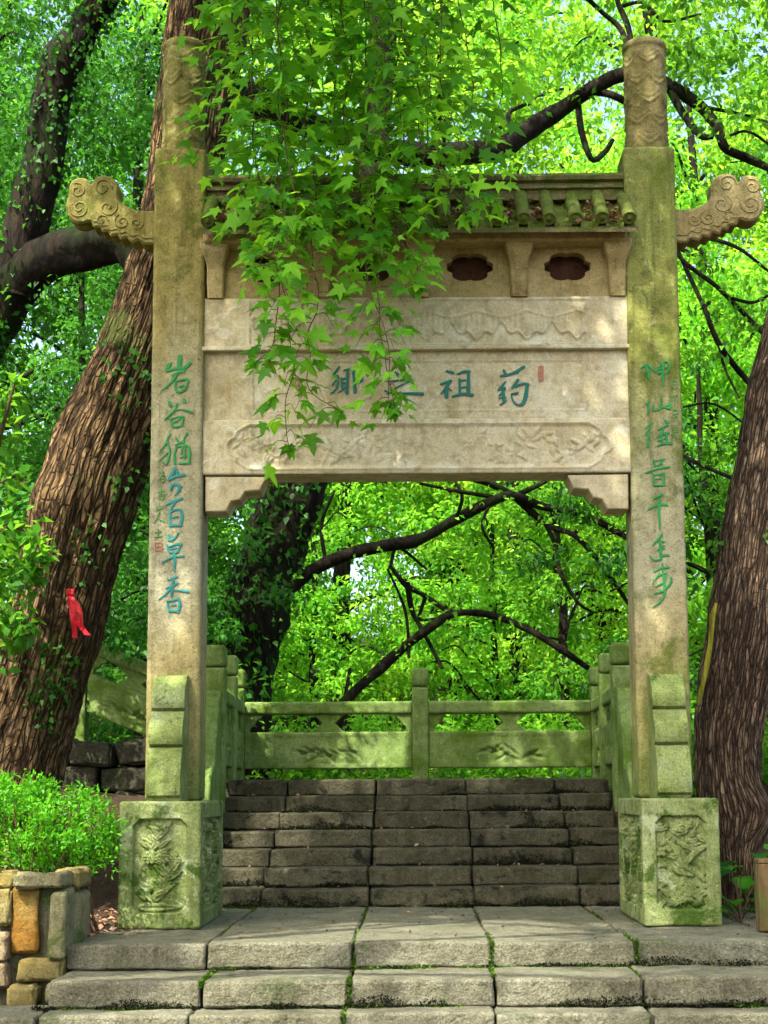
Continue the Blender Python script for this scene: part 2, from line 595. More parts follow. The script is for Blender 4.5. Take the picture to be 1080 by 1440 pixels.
G = dict(
    pillar_l=stone('weathered_pillar_stone', (.30, .27, .19, 1), (.36, .32, .23, 1), (.40, .36, .27, 1), moss=(.13, .16, .03, 1),
                   moss_lo=.56, moss_hi=.66, moss_scale=2.4, speck=.28, stain=(.085, .085, .03, 1), stain_lo=.60, stain_hi=.70, streak=.65,
                   zramp=[(.14, (.14, .20, .04, 1)), (.2, (.30, .27, .11, 1)), (.27, (.42, .34, .18, 1)), (.36, (.42, .40, .34, 1)), (.55, (.40, .37, .28, 1)), (.66, (.32, .26, .10, 1)), (.78, (.27, .23, .06, 1)), (.95, (.20, .19, .05, 1))], k=(0.8, 0.82, 0.62)),
    pillar_r=stone('mossy_pillar_stone', (.28, .26, .17, 1), (.36, .32, .22, 1), (.40, .37, .27, 1), moss=(.15, .20, .03, 1),
                   moss_lo=.52, moss_hi=.64, moss_scale=2.2, speck=.28, stain=(.07, .085, .02, 1), stain_lo=.60, stain_hi=.70, streak=.65,
                   zramp=[(.14, (.16, .22, .05, 1)), (.2, (.30, .28, .12, 1)), (.27, (.42, .33, .20, 1)), (.36, (.44, .40, .33, 1)), (.52, (.40, .37, .26, 1)), (.62, (.27, .27, .07, 1)), (.78, (.22, .25, .06, 1)), (.95, (.22, .21, .08, 1))], k=(0.78, 0.82, 0.6)),
    beam=stone('sandstone_beam', (.45, .37, .24, 1), (.52, .45, .32, 1), (.56, .52, .42, 1), moss=(.35, .26, .10, 1), moss_lo=.56, moss_hi=.75,
               moss_scale=1.3, speck=.22, pale=(.60, .57, .49, 1), bump=.3, k=(.96, .99, .86), pitting=.22, streak=.3),
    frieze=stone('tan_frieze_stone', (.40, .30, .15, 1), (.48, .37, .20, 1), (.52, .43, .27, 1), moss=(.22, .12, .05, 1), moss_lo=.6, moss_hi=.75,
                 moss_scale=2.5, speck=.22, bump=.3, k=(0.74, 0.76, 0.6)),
    cap=stone('carved_cap_stone', (.22, .18, .08, 1), (.28, .24, .11, 1), (.32, .28, .16, 1), moss=(.14, .17, .03, 1), moss_lo=.52, moss_hi=.68, speck=.3, k=(0.8, 0.8, 0.65)),
    wing=stone('carved_wing_stone', (.30, .23, .10, 1), (.36, .30, .16, 1), (.40, .36, .22, 1), moss=(.18, .19, .04, 1), moss_lo=.55, moss_hi=.7, speck=.3, k=(0.8, 0.8, 0.65)),
    base=stone('lichen_base_stone', (.19, .24, .09, 1), (.27, .33, .15, 1), (.34, .38, .21, 1), moss=(.06, .14, .008, 1), moss_lo=.53, moss_hi=.60,
               moss_scale=4.5, speck=.35, pale=(.50, .56, .42, 1), bump=.6, k=(0.72, 0.74, 0.55)),
    butt=stone('green_buttress_stone', (.22, .27, .06, 1), (.32, .37, .10, 1), (.36, .40, .18, 1), moss=(.07, .15, .01, 1), moss_lo=.6, moss_hi=.68,
               moss_scale=5, speck=.35, bump=.6, k=(.66, .72, .80)),
    roof=stone('mossy_roof_stone', (.14, .12, .06, 1), (.19, .17, .08, 1), (.24, .22, .11, 1), moss=(.10, .17, .015, 1), moss_lo=.48, moss_hi=.6,
               moss_scale=5, stain=(.02, .02, .012, 1), speck=.35, topmoss=.06, k=(0.8, 0.8, 0.7)),
    tile=stone('mossy_tile_clay', (.11, .13, .03, 1), (.15, .19, .04, 1), (.20, .22, .07, 1), moss=(.11, .20, .015, 1), moss_lo=.47, moss_hi=.6,
               moss_scale=9, stain=(.03, .03, .015, 1), stain_lo=.66, stain_hi=.75, speck=.4, k=(0.8, 0.8, 0.7)),
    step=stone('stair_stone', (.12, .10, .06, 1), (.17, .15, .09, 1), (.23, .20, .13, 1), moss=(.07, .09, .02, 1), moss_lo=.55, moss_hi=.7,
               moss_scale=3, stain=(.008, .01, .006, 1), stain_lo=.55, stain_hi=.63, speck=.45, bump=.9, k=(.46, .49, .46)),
    slab=stone('paving_stone', (.25, .22, .15, 1), (.33, .29, .21, 1), (.38, .34, .26, 1), moss=(.12, .17, .05, 1), moss_lo=.57, moss_hi=.7,
               moss_scale=2.6, stain=(.035, .04, .022, 1), stain_lo=.61, stain_hi=.70, speck=.45, bump=1.0, k=(.47, .52, .47)),
    rail=stone('green_balustrade_stone', (.15, .21, .08, 1), (.23, .30, .14, 1), (.30, .37, .22, 1), moss=(.13, .22, .02, 1), moss_lo=.48, moss_hi=.64,
               moss_scale=2.4, speck=.25, k=(.80, .88, .52)),
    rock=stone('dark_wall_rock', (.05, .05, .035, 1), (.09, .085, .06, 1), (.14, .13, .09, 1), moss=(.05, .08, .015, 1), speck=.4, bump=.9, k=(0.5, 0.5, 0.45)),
    rub_orange=stone('orange_rubble', (.42, .20, .04, 1), (.48, .26, .06, 1), (.45, .33, .12, 1), moss=(.14, .2, .04, 1), moss_lo=.6, moss_hi=.7, speck=.3, bump=.7, k=(.42, .42, .32)),
    rub_yellow=stone('yellow_rubble', (.44, .33, .10, 1), (.50, .40, .16, 1), (.46, .40, .22, 1), moss=(.16, .2, .05, 1), moss_lo=.6, moss_hi=.7, speck=.3, bump=.7, k=(.42, .42, .32)),
    rub_grey=stone('grey_rubble', (.26, .25, .15, 1), (.33, .31, .2, 1), (.37, .34, .24, 1), moss=(.1, .18, .03, 1), moss_lo=.52, moss_hi=.62, speck=.35, bump=.7, k=(0.62, 0.62, 0.5)),
    rub_pink=stone('pinkish_rubble', (.28, .21, .14, 1), (.36, .27, .19, 1), (.38, .31, .22, 1), moss=(.12, .16, .04, 1), moss_lo=.6, moss_hi=.7, speck=.35, bump=.7, k=(0.62, 0.62, 0.5)),
    mortar=stone('dirty_mortar', (.06, .06, .03, 1), (.09, .09, .05, 1), (.12, .12, .06, 1), moss=(.06, .13, .02, 1), speck=.4),
    bark_l=bark_plates('camphor_bark', (.035, .021, .010, 1), (.135, .085, .038, 1), (.30, .20, .09, 1), (.045, .06, .012, 1), .57),
    bark_r=bark_plates('greyish_bark', (.034, .022, .014, 1), (.125, .082, .048, 1), (.28, .20, .125, 1), (.05, .065, .015, 1), .60, 44, 4.5, .02),
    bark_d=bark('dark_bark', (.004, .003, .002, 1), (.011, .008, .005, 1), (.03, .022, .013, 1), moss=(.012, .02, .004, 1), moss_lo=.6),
    bark_y=bark('yellow_moss_stem', (.10, .10, .01, 1), (.28, .27, .02, 1), (.4, .38, .05, 1)),
    twig=plain('twig_brown', (.09, .05, .025, 1), .8),
    petiole=plain('green_twig', (.05, .085, .02, 1), .7),
    paint_g=plain('green_character_paint', (.02, .25, .055, 1), .6),
    paint_t=plain('teal_character_paint', (.02, .23, .20, 1), .6),
    paint_d=plain('dark_teal_paint', (.01, .16, .125, 1), .6),
    paint_s=plain('faded_green_paint', (.10, .27, .07, 1), .7),
    seal=plain('faded_red_seal', (.50, .22, .14, 1), .8),
    red=plain('red_cloth', (.55, .012, .02, 1), .6, .2),
    wood=bark('post_wood', (.05, .03, .012, 1), (.11, .075, .03, 1), (.17, .12, .055, 1), moss=(.07, .09, .02, 1), moss_lo=.6, bump=.4),
    brown=stone('opening_shade_brown', (.055, .025, .014, 1), (.08, .035, .02, 1), (.10, .05, .03, 1), speck=.3),  # dark tone puts the shade inside the frieze openings into colour
    soil=stone('leaf_litter_soil', (.045, .03, .018, 1), (.08, .05, .03, 1), (.12, .08, .045, 1), moss=(.04, .07, .012, 1), moss_lo=.55, moss_hi=.7,
               moss_scale=1.2, speck=.5, bump=1.0, objrand=False, k=(0.7, 0.7, 0.65)),
    litter=leafmat('dead_leaf', (.10, .045, .02, 1), (.22, .11, .06, 1), (.38, .24, .16, 1), (.2, .1, .04, 1), .15, .2),
    L_maple=leafmat('maple_leaf', (.02, .12, .006, 1), (.06, .25, .010, 1), (.16, .40, .018, 1), (.42, .85, .03, 1), .5, .3),
    L_bright=leafmat('bright_leaf', (.03, .17, .008, 1), (.105, .37, .016, 1), (.21, .50, .03, 1), (.40, .90, .05, 1), .5, .3),
    L_yellow=leafmat('yellow_green_leaf', (.06, .21, .010, 1), (.16, .41, .018, 1), (.30, .54, .035, 1), (.54, .92, .06, 1), .5, .3),
    L_mid=leafmat('mid_green_leaf', (.012, .07, .005, 1), (.04, .165, .009, 1), (.10, .28, .018, 1), (.28, .66, .03, 1), .45, .35),
    L_dark=leafmat('dark_green_leaf', (.010, .06, .006, 1), (.022, .11, .010, 1), (.05, .19, .02, 1), (.12, .42, .03, 1), .4, .4),
    L_moss=leafmat('moss_green', (.015, .035, .004, 1), (.035, .08, .006, 1), (.08, .17, .01, 1), (.1, .2, .02, 1), .2, .1),
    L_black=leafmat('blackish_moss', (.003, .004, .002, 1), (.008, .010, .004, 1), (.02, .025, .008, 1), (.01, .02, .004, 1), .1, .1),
    L_shrub=leafmat('shrub_leaf', (.02, .13, .005, 1), (.06, .28, .008, 1), (.14, .42, .014, 1), (.28, .74, .02, 1), .4, .35),
)

# ------------------------------------------------------------------ the ground
YP = 10.8                      # front plane of the pillars
YB = 10.37                     # front plane of their base blocks
RISE, TREAD = .142, .30
Y_ST = 12.30                   # foot of the upper stair
Y_LAND = Y_ST + 6 * TREAD
Z_LAND = 7 * RISE


def sm(a, b, t):
    t = np.clip((t - a) / (b - a), 0, 1)
    return t * t * (3 - 2 * t)


def ground_z(x, y):
    x = np.asarray(x, float); y = np.asarray(y, float)
    z = -.62 + .55 * sm(9.6, 10.2, y)
    z = z + (Z_LAND - .03 + .07 - .12) * sm(12.2, 14.0, y)
    z = z + .15 * sm(17, 30, y) * np.clip(y - 17, 0, 40) + .02 * np.clip(y - 60, 0, 400) * 0
    side = sm(2.3, 5, np.abs(x)) * sm(9, 13, y)
    z = z + side * .5
    # bed behind the rubble wall
    bed = sm(1.95, 2.1, -x) * sm(9.35, 9.5, y)
    z = np.where(bed > 0, np.maximum(z, -.62 + bed * .57), z)
    bed2 = sm(2.1, 2.5, x) * sm(9.4, 9.8, y)
    z = np.where(bed2 > 0, np.maximum(z, -.62 + bed2 * .50), z)
    n = fbm(np.stack([x.ravel() * .9, y.ravel() * .9, x.ravel() * 0], 1), 3, 3).reshape(x.shape)
    flat = (np.abs(x) < 2.0) & (y > 5) & (y < 16.6)
    return z + n * np.where(flat, 0.0, .07) - np.where(flat, .05, 0) - np.where((np.abs(x) < 1.75) & (y > 12.0) & (y < 16.4), .35, 0)


def make_ground():
    xs = np.concatenate([[-300, -120, -50, -25], np.linspace(-14, 14, 113), [25, 50, 120, 300]])
    ys = np.concatenate([[-60, -10, 0], np.linspace(4, 30, 131), [33, 37, 42, 50, 60, 90, 150, 400]])
    gx, gy = np.meshgrid(xs, ys, indexing='ij')
    gz = ground_z(gx, gy)
    V = np.stack([gx.ravel(), gy.ravel(), gz.ravel()], 1)
    i = np.arange(len(V)).reshape(gx.shape)
    F = np.stack([i[:-1, :-1], i[1:, :-1], i[1:, 1:], i[:-1, 1:]], -1).reshape(-1, 4)
    tag(mk('ground', V, F, G['soil']), kind='structure')


make_ground()

# ------------------------------------------------------------------ paving and stairs
def slab_row(parent, us, v_edge, Z, z_front, y_back, name, mat, seed, h, gap=.007, xs=None):
    """row of slabs whose front top edge is seen at v_edge; us are the joints there"""
    yf = atz(580, v_edge, Z).y if v_edge else z_front
    X = xs if xs is not None else [at(u, v_edge, yf).x for u in us]
    for i in range(len(X) - 1):
        dz = random.uniform(-.005, .005)
        dy = random.uniform(-.012, .012)
        V, F = block(X[i] + gap, X[i + 1] - gap, yf + dy, y_back, Z - h, Z + dz, (.04, .06, .025), .011, .010, 8, seed + i, warp=.011)
        mk(name, V, F, mat, parent)
    return yf


front = tag(empty('front_steps', (0, 9.4, 0)), kind='structure')
yA = slab_row(front, [90, 290, 497, 692, 895, 1110, 1330], 1325, 0, 0, Y_ST + .25, 'stone_slab', G['slab'], 10, .15)
yBk = slab_row(front, [67, 283, 491, 697, 905, 1120, 1340], 1378, -.15, 0, yA + .2, 'stone_slab', G['slab'], 30, .15)
yC = slab_row(front, [-190, 52, 265, 483, 697, 918, 1140, 1370], 1426, -.30, 0, yBk + .2, 'stone_slab', G['slab'], 50, .15)
slab_row(front, [-240, 0, 215, 440, 665, 900, 1150, 1400], 1480, -.45, 0, yC + .2, 'stone_slab', G['slab'], 70, .2)

stairs = tag(empty('upper_stairs', (0, Y_ST, 0)), kind='structure')
J = [(369, 519, 666, 814), (372, 517, 663, 811), (380, 523, 663, 804), (387, 523, 661, 801), (394, 526, 660, 793), (401, 527, 657, 787), (404, 529, 655, 780)]
for k in range(7):
    Z = RISE * (k + 1)
    y = Y_ST + TREAD * k
    xs = [-1.66 - .03 * k * 0] + [at(u, 1117, y).x for u in J[k]] + [1.72]
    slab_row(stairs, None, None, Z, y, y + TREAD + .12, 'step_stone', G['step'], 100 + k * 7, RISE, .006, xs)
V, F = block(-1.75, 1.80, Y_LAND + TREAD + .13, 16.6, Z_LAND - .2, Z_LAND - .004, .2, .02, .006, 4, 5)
mk('landing_slab', V, F, G['step'], stairs)

JOINTS = []
for us, vv, Z, yb_j in (([290, 497, 692, 895], 1325, 0, Y_ST), ([283, 491, 697, 905], 1378, -.15, yA), ([265, 483, 697, 918], 1426, -.30, yBk)):
    yf_j = atz(580, vv, Z).y
    for u in us:
        x = at(u, vv, yf_j).x
        for t in np.linspace(0, 1, 60): JOINTS.append((x, yf_j + (yb_j - yf_j) * t, Z - .012))
        for t in np.linspace(0, 1, 16): JOINTS.append((x, yf_j + .004, Z - .14 * t))
for Z, yy in ((-.15, yA), (-.30, yBk), (0, Y_ST)):
    for x in np.linspace(-2.2, 2.5, 260): JOINTS.append((x, yy - .012, Z))
JOINTS = np.array(JOINTS)
JOINTS = JOINTS[fbm(JOINTS * 2.3, 3, 12) > -.02]
gj = np.random.default_rng(6)
JJ = JOINTS[gj.integers(0, len(JOINTS), 7000)] + gj.normal(size=(7000, 3)) * np.array([.006, .008, .004])
Lj = gj.uniform(.008, .022, 7000)
V, F, R = leaves(JJ, unit(gj.normal(size=(7000, 3)) + np.array([0, -.3, .7])), unit(gj.normal(size=(7000, 3)) + np.array([0, -.5, .6])), Lj, Lj * .5, gj.random(7000))
tag(mk('joint_moss', V, F, G['L_moss'], smooth=False, rnd=R), 'green moss growing in the joints of the front steps', 'moss', kind='stuff')

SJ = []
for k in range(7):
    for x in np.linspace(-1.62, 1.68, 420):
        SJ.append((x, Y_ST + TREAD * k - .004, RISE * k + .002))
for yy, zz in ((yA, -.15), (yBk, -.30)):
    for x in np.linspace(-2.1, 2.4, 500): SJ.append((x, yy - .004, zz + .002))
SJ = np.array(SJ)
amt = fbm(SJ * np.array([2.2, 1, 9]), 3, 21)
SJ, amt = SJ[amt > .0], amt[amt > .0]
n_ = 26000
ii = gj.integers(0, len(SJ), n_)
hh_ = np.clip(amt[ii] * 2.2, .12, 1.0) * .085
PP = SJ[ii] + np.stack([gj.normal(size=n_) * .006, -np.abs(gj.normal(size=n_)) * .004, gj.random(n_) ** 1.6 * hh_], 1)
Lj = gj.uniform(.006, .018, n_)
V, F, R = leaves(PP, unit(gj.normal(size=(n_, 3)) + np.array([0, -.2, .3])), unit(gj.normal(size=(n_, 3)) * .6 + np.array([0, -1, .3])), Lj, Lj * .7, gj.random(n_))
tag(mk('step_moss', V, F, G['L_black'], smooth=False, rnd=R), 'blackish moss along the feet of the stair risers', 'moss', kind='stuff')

# ------------------------------------------------------------------ the gate
gate = tag(empty('stone_gate', (0, YP + .18, 0)), 'tall carved stone memorial gate with inscribed pillars and small tiled roof', 'gate')
XL0, XL1 = at(203, 1120, YP).x, at(279, 1120, YP).x
XR1 = at(975, 1115, YP).x
XR0 = XR1 - (XL1 - XL0)
YPB = YP + .36
ZB = at(225, 1127, YB).z       # top of base blocks


def zv(v, Y=YP, u=590):
    return at(u, v, Y).z


def carve_noise(P, ax, scale, seed):
    a, b = [(1, 2), (0, 2), (0, 1)][ax]
    q = np.stack([P[:, a], P[:, b], P[:, a] * 0 + seed], 1)
    wv = np.stack([fbm(q * scale * .6 + 5, 2, seed), fbm(q * scale * .6 + 15, 2, seed + 1), q[:, 2] * 0], 1)
    r = 1 - np.abs(vnoise(q * scale + wv * 2.2, seed + 2)) * 2.2
    r2 = 1 - np.abs(vnoise(q * scale * 2.1 + wv * 3, seed + 4)) * 2.2
    return r * .65 + r2 * .35


def leaf_relief(a, b, items):
    """crisp carved motif: items (ca, cb, angle, length, width, height); returns height 0..1"""
    out = np.zeros_like(a)
    for ca, cb, an, ln, wd, hh in items:
        u = (a - ca) * math.cos(an) + (b - cb) * math.sin(an)
        v = -(a - ca) * math.sin(an) + (b - cb) * math.cos(an)
        w_ = wd * (1 - .55 * np.clip(u / ln, -1, 1))
        q = 1 - (u / ln) ** 2 - (v / w_) ** 2
        h_ = np.where(q > 0, np.clip(q * 3, 0, 1) ** .6 * hh * (1 - .35 * np.exp(-(v / (wd * .16)) ** 2)), 0)
        out = np.maximum(out, h_)
    return out


def plant_items(lo, hi, z0, z1, seed, n=46):
    r_ = random.Random(seed)
    it = []
    cxm, hw = (lo + hi) / 2, (hi - lo) / 2
    # root mound, stem and leaves fanning out along it, a few flowers
    nst = max(1, int(round(hw / .2)))
    for s_i in range(nst):
        c0 = lo + (s_i + .5) * 2 * hw / nst
        it.append((c0, z0 + .03, 0, hw / nst * .8, .03, .7))
        for k in range(n):
            t = (k + .5) / n
            z = z0 + .05 + (z1 - z0 - .10) * t
            xx = c0 + .05 * math.sin(t * 9 + seed)
            it.append((xx, z, PI / 2 + .4 * math.cos(t * 9 + seed), .02, .007, .5))
            sd_ = 1 if k % 2 else -1
            L_ = r_.uniform(.035, .07) * (1.1 - .4 * t)
            an = PI / 2 - sd_ * r_.uniform(.5, 1.25)
            off = r_.uniform(.3, 1.9)
            it.append((xx + math.cos(an) * L_ * off, z + math.sin(an) * L_ * off, an, L_, L_ * .34, r_.uniform(.55, 1)))
        for k in range(3):
            fx, fz = c0 + r_.uniform(-.7, .7) * hw / nst * .7, r_.uniform(z0 + .25, z1 - .08)
            for p_ in range(6):
                an = p_ * PI / 3
                it.append((fx + math.cos(an) * .024, fz + math.sin(an) * .024, an + PI, .024, .014, 1.0))
            it.append((fx, fz, 0, .012, .012, 1.1))
    return it


def bird_items(lo, hi, z0, z1):
    r_ = random.Random(3)
    W, Hh = hi - lo, z1 - z0
    X = lambda t: lo + W * t
    Z = lambda t: z0 + Hh * t
    it = [(X(.55), Z(.42), -.5, .085, .045, .9), (X(.42), Z(.50), 2.4, .05, .022, .9), (X(.36), Z(.57), .4, .026, .022, 1.0), (X(.30), Z(.56), 3.3, .022, .008, .9)]
    for k in range(9):
        it.append((X(.62) + .012 * k, Z(.50) + .012 * k, 1.0 - .09 * k, .085 - .003 * k, .013, .75 + .03 * k))
        it.append((X(.48) - .006 * k, Z(.50) + .014 * k, 1.9 + .07 * k, .07, .012, .7 + .03 * k))
    for k in range(6):
        it.append((X(.70) - .02 * k, Z(.24) - .012 * k, -.9 - .18 * k, .10, .012, .8))
    for k in range(70):
        if k % 2: px, pz = r_.uniform(.08, .92), r_.uniform(.62, .95)
        else: px, pz = r_.uniform(.06, .94), r_.uniform(.05, .2)
        it.append((X(px), Z(pz), r_.uniform(-.8, 3.9), r_.uniform(.03, .055), r_.uniform(.010, .018), r_.uniform(.4, .85)))
    for k in range(20):
        it.append((X(r_.choice((.1, .14, .86, .9))), Z(r_.uniform(.2, .65)), r_.uniform(0, 3.1), .035, .012, .55))
    return it


def base_carve(x0, x1, y0, y1, seed):
    def f(P, ax, s):
        if ax == 2: return None
        a = P[:, 0] if ax == 1 else P[:, 1]
        lo, hi = (x0, x1) if ax == 1 else (y0, y1)
        m = .085
        dx = np.minimum(a - lo, hi - a) - m
        dz = np.minimum(P[:, 2] - .10, ZB - .11 - P[:, 2])
        d = np.minimum(dx, dz)
        # notched panel corners
        d = np.where((dx < .05) & (dz < .05), np.minimum(d, (dx + dz) - .05), d)
        inside = sm(0, .012, d)
        it = bird_items(lo + m, hi - m, .11, ZB - .12) if (ax == 1 and seed > 62) else plant_items(lo + m, hi - m, .11, ZB - .12, seed + ax)
        rel = leaf_relief(a, P[:, 2], it)
        return inside * (-.034 + .034 * rel + .003 * carve_noise(P, ax, 30, seed))
    return f


for side, (x0, x1) in enumerate(((XL0, XL1), (XR0, XR1))):
    bx0, bx1 = (at(167, 1200, YB).x, at(282, 1200, YB).x) if side == 0 else (at(904, 1200, YB).x, at(1013, 1200, YB).x)
    by1 = YB + 1.22
    V, F = block(bx0, bx1, YB, by1, .001, ZB, (.0052, .014, .0056), .012, .004, 14, 200 + side, base_carve(bx0, bx1, YB, by1, 60 + side * 9))
    tag(mk('base_block', V, F, G['base'], gate), ['green base block carved with leaves, beside the shrub', 'pale green base block carved with a long tailed bird'][side])
    pm = G['pillar_l' if side == 0 else 'pillar_r']
    ZS = zv(207 if side else 205)
    V, F = block(x0, x1, YP, YPB, ZB + .002, ZS, (.03, .03, .05), .022, .0035, 8, 210 + side)
    pil = mk('pillar', V, F, pm, gate)
    pil['label'] = ['ochre stained pillar with seven teal and green characters', 'mossy green pillar with seven green characters'][side]
    # carved drum on top
    cx = at(908, 150, YP + .18).x if side else at(259, 130, YP + .18).x
    R0 = .152
    zt = zv(66 if side else 62, YP + .18)
    zs = np.linspace(ZS - .02, zt, 90)
    th = np.linspace(0, 2 * PI, 110, endpoint=False)
    tt, zz = np.meshgrid(th, zs)
    q = np.stack([np.cos(tt) * .152, np.sin(tt) * .152, zz], -1).reshape(-1, 3)
    cell = (zz - ZS) / .155
    ph = (tt / (2 * PI) * 6 + .5 * np.floor(cell)) % 1.0
    lob = np.abs(ph - .5) * 2
    fz = cell % 1.0
    d = np.abs(fz - (.25 + .45 * lob ** 1.5)) * .155
    bead = np.exp(-(d / .009) ** 2) * .010
    d2 = np.abs(fz - (.55 + .35 * lob ** 1.5)) * .155
    bead = bead + np.exp(-(d2 / .008) ** 2) * .006
    rr = R0 + bead + carve_noise(q * 1.0, 1, 16, 90 + side).reshape(tt.shape) * .003
    rr = np.where(zz > zt - .055, R0 + .012, rr)
    rr = np.where(zz > zt - .012, R0 - .004, rr)
    rr = rr + fbm(q * 20, 2, 3).reshape(tt.shape) * .002
    Vc = np.stack([cx + np.cos(tt) * rr, YP + .18 + np.sin(tt) * rr, zz], -1).reshape(-1, 3)
    m, ns = tt.shape
    idx = np.arange(m * ns).reshape(m, ns); nx = np.roll(idx, -1, 1)
    Fc = np.stack([idx[:-1], nx[:-1], nx[1:], idx[1:]], -1).reshape(-1, 4)
    top = len(Vc)
    Vc = np.concatenate([Vc, [[cx, YP + .18, zt + .012]]])
    Fl = [tuple(f) for f in Fc] + [(int(idx[-1, i]), int(nx[-1, i]), top) for i in range(ns)]
    mk('pillar_drum', Vc, Fl, G['cap'] if side else G['pillar_l'], pil)
    # stepped buttress stones, front and rear
    for fb in (0, 1):
        cxb = (x0 + x1) / 2 + (.0 if side == 0 else .0)
        hw = .112
        z0, z1 = ZB + .002, zv(950, YP - .1, 236) if side == 0 else zv(948, YP - .1, 940)
        Hh = z1 - z0
        prof = []
        for t in np.linspace(0, 1, 46):
            tier = 0 if t < .42 else (1 if t < .69 else 2)
            a, b_ = [(0, .42), (.42, .69), (.69, 1.0)][tier]
            s = (t - a) / (b_ - a)
            dep = [.37, .295, .215][tier] - [.05, .05, .10][tier] * s ** 2 + [.02, .035, .035][tier] * math.sin(PI * min(1, s * 1.15)) ** .8
            if s < .07: dep -= .03
            prof.append((dep, z0 + Hh * t))
        xs = np.linspace(-hw, hw, 9)
        Vb, n = [], len(prof)
        for xx in xs:
            for dep, zz_ in prof:
                e = .008 if abs(xx) > hw * .99 else 0
                Vb.append((cxb + xx, (YP + .01 - dep + e) if fb == 0 else (YPB - .01 + dep - e), zz_))
        Vb = np.array(Vb)
        Vb[:, 1] += fbm(Vb * 14, 3, 70 + side) * .008
        idx = np.arange(len(Vb)).reshape(len(xs), n)
        Fq = np.stack([idx[:-1, :-1], idx[1:, :-1], idx[1:, 1:], idx[:-1, 1:]], -1).reshape(-1, 4)
        # side cheeks and top
        Fl = [tuple(f) for f in (Fq if fb == 0 else Fq[:, ::-1])]
        yb = YP + .01 if fb == 0 else YPB - .01
        nb = len(Vb)
        extra = []
        for xi in (0, len(xs) - 1):
            st = nb + len(extra)
            for k in range(n): extra.append((Vb[idx[xi, 0], 0], yb, Vb[idx[xi, k], 2]))
            for k in range(n - 1): Fl.append((int(idx[xi, k]), int(idx[xi, k + 1]), st + k + 1, st + k))
        Fl.append(tuple(int(idx[i, n - 1]) for i in range(len(xs))) + (nb + n + n - 1, nb + n - 1))
        Vb = np.concatenate([Vb, extra])
        mk('buttress', Vb, Fl, G['butt'], gate, smooth=False)

# beams
BX0, BX1 = XL1 - .015, XR0 + .015
BYF, BYB = YP + .035, YPB - .035
z_lo, z_lot, z_bd, z_bdt, z_ub, z_ubt, z_fr = (zv(v, BYF) for v in (666, 589, 586, 497, 492, 418, 353))


def rect_ring(P, x0, x1, z0, z1, wd=.006, hgt=.006, cut=0.0):
    dx = np.minimum(P[:, 0] - x0, x1 - P[:, 0]); dz = np.minimum(P[:, 2] - z0, z1 - P[:, 2])
    d = np.minimum(dx, dz)
    if cut:
        k = (dx + dz) - cut
        d = np.minimum(d, k * .75)
    return d, np.exp(-(d / wd) ** 2) * hgt


def lower_carve(P, ax, s):
    if ax != 1: return None
    x0, x1 = at(318, 627, YP).x, at(860, 624, YP).x
    zc = (z_lo + z_lot) / 2
    hh = (z_lot - z_lo) / 2 - .035
    zz = np.abs(P[:, 2] - zc) / hh
    inset = .16 * np.clip(zz, 0, 1) ** 2 + .03 * np.exp(-((zz - .45) / .12) ** 2)
    dx = np.minimum(P[:, 0] - x0 - inset, x1 - inset - P[:, 0])
    dz = hh - np.abs(P[:, 2] - zc)
    d = np.minimum(dx, dz)
    out = np.exp(-(d / .008) ** 2) * .012
    ins = sm(.01, .03, d)
    its = []
    rr_ = random.Random(8)
    for k in range(150):
        t = (k + .5) / 150
        sx = x0 + .06 + (x1 - x0 - .12) * t
        sz = zc + .07 * math.sin(t * 40)
        its.append((sx, sz, math.atan(.07 * 40 / (x1 - x0) * math.cos(t * 40)), .016, .006, .6))
        an = rr_.uniform(-1.5, 1.5) + (PI if k % 2 else 0)
        L_ = rr_.uniform(.025, .05)
        its.append((sx + math.cos(an) * L_ * 1.3, sz + math.sin(an) * L_ * 1.5, an, L_, L_ * .36, rr_.uniform(.6, 1)))
    rel = leaf_relief(P[:, 0], P[:, 2], its)
    ends = sm(.18, .75, np.abs(P[:, 0] - (x0 + x1) / 2))
    # diagonal band
    dg = np.minimum(np.abs(np.abs(P[:, 0] - (x0 + x1) / 2) - .62 - .5 * np.abs(P[:, 2] - zc)), 9)
    out = out + ins * np.exp(-(dg / .009) ** 2) * .008
    return out + ins * (rel * .017 * (.4 + .6 * ends) - .011)


def upper_carve(P, ax, s):
    if ax != 1: return None
    x0, x1 = at(350, 455, YP).x, at(826, 452, YP).x
    z0, z1 = z_ub + .035, z_ubt - .02
    d, ring = rect_ring(P, x0, x1, z0, z1, .006, .006)
    ins = sm(.0, .015, d)
    u = ((P[:, 0] - x0) / .36) % 1.0
    a = np.abs(u - .5) * 2
    zz = P[:, 2]
    l1 = z0 + .06 + .09 * a ** 1.6 + .02 * np.cos(u * 6 * PI)
    b1 = np.exp(-((zz - l1) / .010) ** 2) * .018
    l2 = z0 + .20 + .05 * (1 - a) ** 1.4
    b2 = np.exp(-((zz - l2) / .010) ** 2) * .014
    pleat = .003 * np.sin(P[:, 0] * 160) * ((zz > l1) & (zz < l2))
    body = sm(0, .02, zz - l1) * sm(0, .02, l2 - zz) * .006
    return ring + ins * (b1 + b2 + pleat + body - .004)


def board_carve(P, ax, s):
    if ax != 1: return None
    x0, x1 = at(354, 540, YP).x, at(822, 538, YP).x
    d, ring = rect_ring(P, x0, x1, z_bd + .05, z_bdt - .05, .005, .004)
    out = ring - sm(0, .012, d) * .006
    for u, v in ((650, 541), (722, 545), (570, 541), (487, 541)):
        c = at(u, v, YP)
        rr = np.hypot(P[:, 0] - c.x, P[:, 2] - c.z)
        out = out + np.exp(-((rr - .165) / .006) ** 2) * .003
    return out


